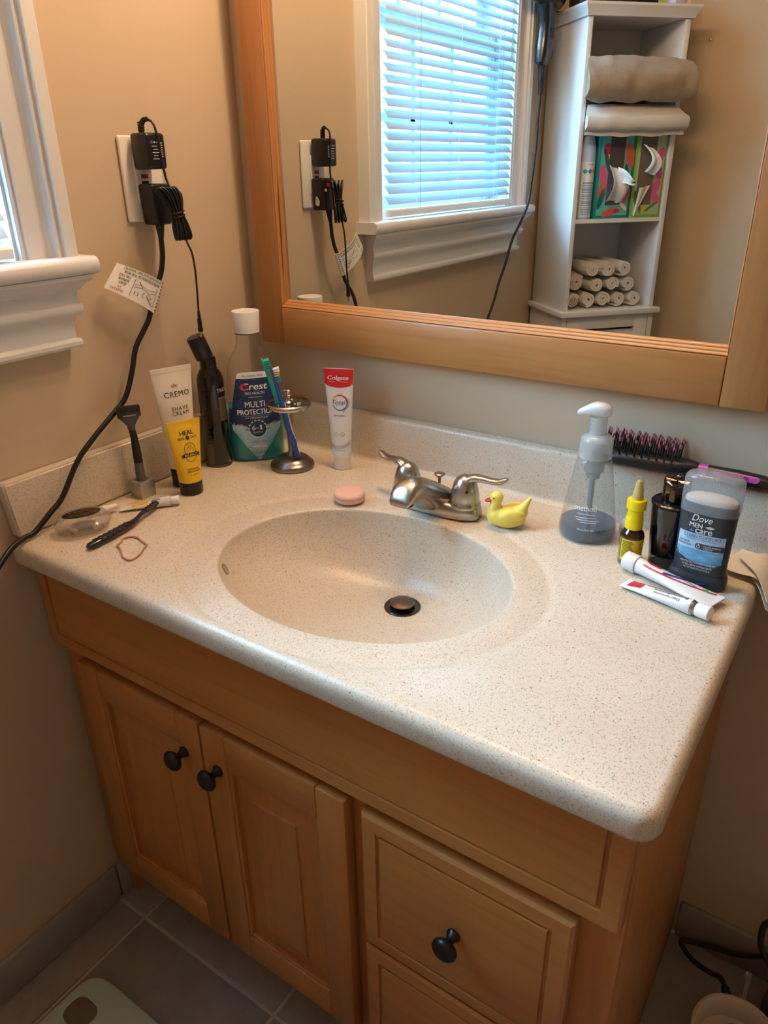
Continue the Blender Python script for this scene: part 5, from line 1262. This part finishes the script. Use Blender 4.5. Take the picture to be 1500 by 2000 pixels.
# rolled and folded terry
def coil(a0, b0, a1, b1, turns, th, x0, x1, nx=8, seed=0, amp=.001, start=90, wide=None):
    """terry sheet wound into a flattened coil, running along local x; section in local (y, z)"""
    n = int(26 * turns); path = []
    for k in range(n + 1):
        t = k / n; a = R(start) + 2 * math.pi * turns * t
        path.append(((a1 + (a0 - a1) * t) * math.cos(a), (b1 + (b0 - b1) * t) * math.sin(a)))
    out, inn = [], []
    for i, (y, z) in enumerate(path):
        p0, p1 = path[max(i - 1, 0)], path[min(i + 1, n)]
        dy, dz = p1[0] - p0[0], p1[1] - p0[1]; l = math.hypot(dy, dz) or 1
        ny, nz = dz / l * th / 2, -dy / l * th / 2
        out.append((y + ny, z + nz)); inn.append((y - ny, z - nz))
    ring = out + [(path[-1][0] * 1.0, path[-1][1])][:0] + inn[::-1]
    m = len(ring); V, F = [], []
    for j in range(nx + 1):
        f = j / nx; e = 1 - .06 * (abs(2 * f - 1) ** 6)
        for (y, z) in ring:
            x = x0 + (x1 - x0) * f
            k1 = mnoise.noise(Vector((x * 26 + seed, y * 26, z * 26))) * amp; k2 = mnoise.noise(Vector((x * 26, y * 26 + seed, z * 26 + 9))) * amp
            if wide: x = wide(x, y, z)
            V.append((x, y * e + k1, z * e + k2))
    for j in range(nx):
        for k in range(m): F.append((j * m + k, j * m + (k + 1) % m, (j + 1) * m + (k + 1) % m, (j + 1) * m + k))
    h_ = len(out)
    for base in (0, nx * m):
        for k in range(h_ - 1):
            q = (base + k, base + k + 1, base + m - 2 - k, base + m - 1 - k)
            F.append(q if base else q[::-1])
    return V, F
TERRYW = M('terry_white', '#ded9d2', .95, bump=(700, .9), sheen=.3); TERRYB = M('terry_beige', '#a8957f', .95, bump=(600, 1.0), sheen=.3, var=(30, '#9a8672'))
TERRYO = M('terry_rust', '#9a6f50', .95, bump=(600, .9), sheen=.3); TERRYD = M('terry_dark', '#6a5750', .95, bump=(700, .9), sheen=.3)
def wide_front(mid, k):
    def f(x, y, z):
        w = min(max(y / .06, 0), 1)
        return mid + (x - mid) * (1 + k * w * w * (3 - 2 * w))
    return f
def droop(g, y0, k): return [(x, y, z - k * max(0, y - y0)) for x, y, z in g[0]], g[1]
def sag2(x, y, z):
    w = min(max((y - .012) / .040, 0), 1); w = w * w * (3 - 2 * w)
    return (x, y, z - w * (.004 + .024 * (1 - (z + .055) / .110)))
t_ = tower_thing('folded_towel', 'thick beige towel folded on top of the white towel', 'towel', .150, .014, 1.4935, 'folded towels on the upper shelf')
fix_normals(from_geo('towel_coil', *geo_map(coil(.074, .0455, .034, .010, 2.1, .0190, -.128, .128, 30, 3, .0075, 90, wide_front(0, .26)), lambda q: sag2(*q)), TERRYB, t_, 70))
t_ = tower_thing('folded_towel', 'folded white towel underneath the thick beige towel', 'towel', .150, .012, 1.4195, 'folded towels on the upper shelf')
V, F = coil(.082, .0110, .050, .0030, 1.6, .0090, -.128, .128, 24, 8, .0020, 90, wide_front(0, .20))
def sag(x, y, z):
    w = min(max((y - .013) / .035, 0), 1); w = w * w * (3 - 2 * w)
    return (x, y, z - w * (.012 + .046 * (1 - (z + .0165) / .033)))
fix_normals(from_geo('towel_coil', [sag(*q) for q in V], F, TERRYW, t_, 70))
t_ = tower_thing('folded_towel', 'rust coloured towel bundled behind the beige towel', 'towel', .205, .168, 1.495, 'folded towels on the upper shelf')
fix_normals(from_geo('towel_coil', *coil(.034, .078, .010, .03, 1.8, .016, -.066, .066, 8, 5, .004), TERRYO, t_, 70))
# rolled washcloths: section faces the front, so turn the coil to run back
wl = 'rolled white washcloth in the %s row of the pile'
cloths = [(.092, .9085, wl % 'bottom', 0), (.143, .9085, wl % 'bottom', 0), (.194, .9085, wl % 'bottom', 0), (.245, .9085, wl % 'bottom', 0), (.117, .9530, wl % 'middle', 0), (.168, .9530, wl % 'middle', 0), (.219, .9530, wl % 'middle', 0), (.098, .9990, wl % 'top', 0), (.149, .9985, wl % 'top', 0), (.200, .9985, wl % 'top', 0),
          (.0415, .9085, 'rolled washcloth with dark brown lining at the end of the pile', 1), (.0460, .9625, 'ruffled greyish washcloth rolled above the brown lined one', 2)]
for k, (s, z, lab, kind) in enumerate(cloths):
    row = 'rolled washcloths, %s row' % lab.split()[-5] if kind == 0 else 'rolled washcloths on the tower ledge'
    t_ = tower_thing('washcloth', lab, 'washcloth', s, .022 + .006 * random.random(), z, row, math.pi / 2)
    r = .0210 if kind < 2 else .0255
    # local x of the coil now points to the room; run it backward
    g = coil(r, r * .98, .0022, .0030, 2.2 if kind < 2 else 2.9, .0074, -.17, 0, 6, k * 5.1, .0022 if kind < 2 else .0040, random.uniform(0, 360))
    fix_normals(from_geo('cloth_coil', *g, TERRYW if kind != 2 else M('terry_grey', '#bfb6ae', .95, bump=(260, 1.0)), t_, 70))
    if kind == 1:
        fix_normals(from_geo('cloth_lining', *coil(r - .0065, r - .0065, .004, .004, 1.6, .0022, -.15, .0006, 3, k, .0006, 120), TERRYD, t_, 70))
# spray can
sc_ = tower_thing('spray_can', 'tall pale blue and white aerosol can beside the tissue boxes', 'can', .0455, .0245, 1.1413)
L = Loft([(0, .0205, .0205), (.002, .0225, .0225), (.150, .0225, .0225), (.170, .0222, .0222), (.190, .0205, .0205), (.205, .0175, .0175), (.214, .0140, .0140)], 36)
from_geo('can_body', *L.geo(), M('can_pale_blue', '#b6c6e4', .35), sc_, 50)
from_geo('spray_top', *lathe([(.0140, .214), (.0135, .218), (.0125, .234), (.0110, .236), (.0004, .2365)], 28, False), M('spray_top_grey', '#6b7684', .4), sc_, 45)
back = lambda x, z, e=.0004: (lambda q: (q[0], -q[1], q[2]))(L.front(x, z, e))
printed('label_wrap', [rect2(-.0216, .0216, .006, .150, 14, 2)], back, M('can_label', '#d9dde2', .45), sc_, .0003)
printed('label_print', [rect2(-.016, .016, .012 + .0058 * k, .0142 + .0058 * k + .0008 * (k % 3), 8, 1) for k in range(15)] + [rect2(-.009, .009, .1420, .1438, 6, 1)], back, M('can_ink_blue', '#7f93ad', .5), sc_, .0008)
for xx, cc in ((-.0125, '#3f9aa8'), (0, '#2b6fae'), (.0125, '#d99a4c')):
    printed('label_icon', [disc2(xx, .125, .0052, .0056, 18)], back, M('icon_' + cc[1:], cc, .45), sc_, .0008)
# tissue boxes
def petals(items, name, col, root, eps):
    printed(name, items, lambda x, z, e=.0003: (x, .0003 + e, z), M('ink_' + col[1:], col, .5), root, eps)
TEALB = M('box_teal', '#0f8580', .45); LIMEB = M('box_green', '#7fb52c', .45)
WINDOWG = clear('tissue_film', '#8f8a86', '#6e6a68', .35, .08)
b1 = tower_thing('tissue_box', 'teal floral tissue box standing on end beside the spray can', 'tissue box', .0695, .006, 1.1413, 'tissue boxes on the middle shelf')
box('carton', 0, .114, -.10, 0, 0, .236, TEALB, b1, .0012)
petals([rect2(.008, .106, .008, .228, 2, 2)], 'floral_ground', '#5fb0a8', b1, .0001)
petals([disc2(.020, .112, .012, .030, 20, .2), disc2(.098, .060, .010, .022, 18, -.4)], 'floral_pink', '#d8577c', b1, .0004)
petals([disc2(.024, .078, .016, .028, 20, -.5), disc2(.098, .165, .013, .034, 20, .2), disc2(.050, .016, .026, .010, 20, .3)], 'floral_coral', '#cc5a4c', b1, .0005)
petals([disc2(.028, .150, .006, .034, 16, .3), disc2(.020, .054, .008, .030, 16, -.3), disc2(.094, .115, .006, .030, 16, .2)], 'floral_leaf', '#11625a', b1, .0006)
petals([disc2(.026, .178, .012, .018, 18, .1), disc2(.072, .020, .010, .006, 14, .2)], 'floral_rose', '#b92f55', b1, .0006)
petals([disc2(.090, .034, .006, .020, 14, .8), disc2(.036, .158, .003, .012, 12, .5)], 'floral_cream', '#e2cdb4', b1, .0007)
printed('film_window', [rect2(.034, .080, .036, .222, 4, 4)], lambda x, z, e=.0003: (x, .0003 + e, z), M('film_dark', '#4b4548', .25), b1, .0010)
b2 = tower_thing('tissue_box', 'lime green floral tissue box standing on end by the tower side', 'tissue box', .1850, .006, 1.1413, 'tissue boxes on the middle shelf')
box('carton', 0, .0960, -.10, 0, 0, .236, LIMEB, b2, .0012)
petals([rect2(.006, .092, .008, .228, 2, 2)], 'floral_ground', '#a9c3a0', b2, .0001)
petals([disc2(.080, .165, .012, .020, 18, -.3), disc2(.080, .120, .010, .020, 18, .3), disc2(.076, .082, .012, .020, 18, -.4), disc2(.078, .050, .012, .016, 18, .5)], 'floral_pink', '#d95a9a', b2, .0004)
petals([disc2(.020, .028, .004, .020, 14, .3), disc2(.050, .030, .004, .026, 14, -.8), disc2(.078, .140, .004, .012, 12, .6), disc2(.036, .028, .004, .020, 14, -.2)], 'floral_yellow', '#d6b92c', b2, .0005)
petals([disc2(.030, .030, .004, .022, 14, .2), disc2(.066, .028, .004, .024, 14, -1.0), disc2(.018, .050, .010, .024, 14, .3)], 'floral_leaf', '#3f8a3a', b2, .0006)
printed('film_window', [rect2(.014, .064, .034, .222, 4, 4)], lambda x, z, e=.0003: (x, .0003 + e, z), M('film_brown', '#75685f', .25), b2, .0010)
TIS = M('tissue_white', '#e3e6ea', .8, bump=(300, .15))
def pulled(root, fn): from_bm('pulled_tissue', sheet(14, 14, fn, .0005), TIS, root, 70)
pulled(b1, lambda u, v: (.034 + .050 * u + .022 * v * u, .003 + .030 * math.sin(math.pi * v) * (1 - .4 * u) + .006 * math.sin(9 * u + 3 * v), .045 + .095 * v - .030 * u * v + .004 * math.sin(7 * u)))
pulled(b1, lambda u, v: (.060 + .055 * u, .006 + .036 * math.sin(math.pi * u) + .006 * math.sin(8 * v), .135 - .045 * v - .050 * u * (1 - v) + .003 * math.sin(9 * u)))
pulled(b2, lambda u, v: (.012 + .030 * u + .018 * math.sin(2.4 * v), .004 + .034 * math.sin(math.pi * (v * .8 + .1)) + .005 * math.sin(7 * u), .192 - .070 * v - .010 * u))
pulled(b2, lambda u, v: (.010 + .034 * u * (1 - .8 * v), .004 + .018 * (1 - v) + .004 * math.sin(6 * u), .080 - .076 * v + .006 * u))
# things on top of the tower, cut by the mirror's top view
bag = tower_thing('toiletry_bag', 'soft black toiletry bag on top of the shelf tower', 'bag', .085, .10, 1.6623)
from_geo('bag_body', *Loft([(0, .078, .055, 3), (.004, .084, .060, 3), (.03, .086, .060, 2.8), (.055, .078, .048, 2.6), (.068, .066, .030, 2.4), (.072, .05, .012, 2.2)], 40).geo(), M('bag_black', '#16181d', .6, bump=(90, .3)), bag, 50)
from_geo('bag_zip', *tube([(-.055, 0, .0725), (0, 0, .0735), (.055, 0, .0725)], .0022, 8, 4), BLACK, bag)
ct = tower_thing('product_carton', 'black carton with a lime green end on top of the tower', 'box', .190, .075, 1.6623)
box('carton', 0, .050, -.05, 0, 0, .055, M('carton_black', '#14171a', .4), ct, .001); box('green_end', .0502, .070, -.05, 0, 0, .055, M('carton_lime', '#a9c520', .4), ct, .001)
printed('carton_print', [rect2(.006 + .0045 * k, .0088 + .0045 * k, .006, .014, 1, 1) for k in range(8)], lambda x, z, e=.0003: (.05 - x, .0003 + e, z), M('carton_ink', '#7a8088', .5), ct)
lb = tower_thing('lotion_bottle', 'pale lavender bottle lying on top of the tower', 'bottle', .292, .065, 1.6623)
fix_normals(from_geo('bottle_body', *sweep_sections([((-.024, 0, .018), (0, .012, 0), (0, 0, .010), 2), ((-.018, 0, .020), (0, .020, 0), (0, 0, .0195), 2.3), ((.012, 0, .020), (0, .020, 0), (0, 0, .0195), 2.3), ((.022, 0, .019), (0, .012, 0), (0, 0, .012), 2)], 26), M('lavender_plastic', '#cfcfe6', .35), lb, 50))
fix_normals(from_geo('bottle_cap', *sweep_sections([((.022, 0, .019), (0, .009, 0), (0, 0, .009), 2), ((.034, 0, .019), (0, .009, 0), (0, 0, .009), 2)], 20), WHITEP, lb, 40))
wh = tower_thing('dryer_hook', 'black wire hook hanging on the tower beside the hair dryer', 'hook', 0, .16, 1.6635)
from_geo('wire_frame', *tube([(.02, 0, .0015), (-.0225, 0, .0015), (-.026, .002, -.010), (-.030, .010, -.030), (-.040, .018, -.036), (-.052, .014, -.030), (-.055, .002, -.022), (-.046, -.008, -.026), (-.034, -.006, -.032), (-.027, -.002, -.020)], .0016, 8, 6), BLACK, wh)
from_geo('loose_wire', *tube([(-.026, 0, -.004), (-.034, .010, -.030), (-.030, .020, -.075), (-.033, .022, -.110), (-.042, .012, -.118), (-.048, .004, -.100), (-.044, .0, -.060), (-.036, -.004, -.025)], .0010, 6, 6), BLACK, wh)
# wall screw on the rear wall
sw = thing('wall_screw', 'single bare screw in the rear wall', 'screw', (.395, ROOM_Y, 1.6))
from_geo('screw_head', *geo_map(lathe([(.0015, 0), (.0015, .006), (.0038, .0065), (.0036, .0085), (.0004, .009)], 14, False), lambda q: (q.x, q.z, q.y)), M('screw_metal', '#8a8580', .35, 1), sw)

# ================================================================== on the floor
scl = thing('bathroom_scale', 'pale green glass bathroom scale on the floor tiles', 'scale', (.255, -.800, 0))
fo = Loft([(.016, .150, .150, 9), (.0165, .152, .152, 9), (.0225, .152, .152, 9), (.0235, .1505, .1505, 9)], 96)
from_geo('glass_platform', *fo.geo(), M('scale_glass', '#c2d6cc', .12, coat=.5), scl, 40)
for sx in (-1, 1):
    for sy in (-1, 1):
        from_geo('electrode', *geo_map(Loft([(0, .0265, .0225, 3), (.0012, .0265, .0225, 3)], 36).geo(), lambda q: q + Vector((sx * .108, sy * .091, .0233))), M('electrode_grey', '#857d76', .3, .6), scl, 40)
        from_geo('foot', *geo_map(lathe([(.014, 0), (.015, .001), (.015, .016), (.012, .0165)], 22), lambda q: q + Vector((sx * .115, sy * .115, .0004))), BLACKSOFT, scl)
ap_ = thing('corded_appliance', 'white oval corded appliance with blue and chrome inside, on floor', 'appliance', (1.056, -.226, 0), R(14))
OW = M('off_white_plastic', '#cbbfb2', .35)
ring_o = Loft([(0.001, .052, .062, 2.2), (.01, .060, .070, 2.2), (.06, .066, .078, 2.2), (.105, .066, .079, 2.2), (.112, .064, .077, 2.2), (.113, .060, .073, 2.2), (.108, .057, .070, 2.2), (.075, .054, .066, 2.2), (.070, .001, .001, 2)], 48)
from_geo('oval_shell', *ring_o.geo(), OW, ap_, 45)
from_geo('blue_panel', *geo_map(Loft([(0, .050, .060, 2.2), (.003, .050, .060, 2.2)], 40).geo(), lambda q: q + Vector((0, 0, .0708))), M('panel_blue', '#1b3f8c', .3), ap_, 45)
from_geo('chrome_dome', *geo_map(lathe([(.026, 0), (.027, .012), (.024, .026), (.016, .036), (.006, .040), (.0004, .0405)], 32, False), lambda q: (q.x, q.y * 1.5 + .004, q.z + .0738)), CHROME, ap_, 50)
from_geo('cord_relief', *tube([(-.006, .074, .085), (-.008, .086, .093), (-.010, .097, .098)], [.008, .0075, .006], 14, 5), BLACKSOFT, ap_)
CRD2 = M('braided_cord', '#2a2826', .5, bump=(400, .3))
m_inv = Matrix.LocRotScale(Vector((1.056, -.226, 0)), Matrix.Rotation(R(14), 3, 'Z'), None).inverted()
cp = [(1.0230, -.1340, .098), (1.0120, -.118, .092), (.995, -.095, .062), (.966, -.065, .032), (.942, -.034, .0165), (.944, -.024, .0155), (.965, -.022, .022), (.9950, -.0220, .033), (1.03, -.024, .046), (1.071, -.026, .078), (1.12, -.022, .120), (1.17, -.020, .13), (1.22, -.022, .10), (1.26, -.03, .02)]
for dd in (-.0026, .0026):
    from_geo('cord_strand', *tube([m_inv @ Vector((x, y - abs(dd) * .0, z + dd)) for x, y, z in cp], .0030, 10, 6), CRD2, ap_, 60)
bk = thing('black_caddy', 'black plastic box with a looped cord against the back wall', 'box', (1.155, -.100, 0))
bm = bmesh.new(); add_box(bm, -.075, .075, -.055, .055, .0006, .085, .008, 3)
for v in bm.verts:
    v.co.x *= 1 - 1.2 * max(0, v.co.z - .01); v.co.y *= 1 - 1.2 * max(0, v.co.z - .01)
from_bm('box_body', bm, M('caddy_black', '#0b0b0c', .3), bk)
from_geo('looped_cord', *tube([(-.045, .01, .080), (-.075, .030, .105), (-.098, .042, .13), (-.102, .050, .165), (-.092, .055, .180), (-.080, .055, .172), (-.078, .052, .14), (-.060, .040, .10), (-.04, .02, .080)], .0050, 12, 6, cap=False), CRD2, bk, 60)
lf = thing('printed_leaflet', 'white printed leaflet lying on the floor by the appliance', 'leaflet', (1.150, -.235, 0), R(4))
from_bm('paper_sheet', sheet(8, 8, lambda u, v: (-.045 + .10 * u, -.06 + .12 * v, .0012 + .004 * math.sin(2 * u) * v), .0004), M('leaflet_paper', '#dcd6ce', .7), lf, 60)
printed('small_print', [rect2(-.036, .040 - .012 * ((k * 5) % 3), -.045 + .008 * k, -.043 + .008 * k, 4, 1) for k in range(12)], lambda x, y, e=.0003: (x, y, .0075 + e), M('leaflet_ink', '#6b6a6c', .6), lf)
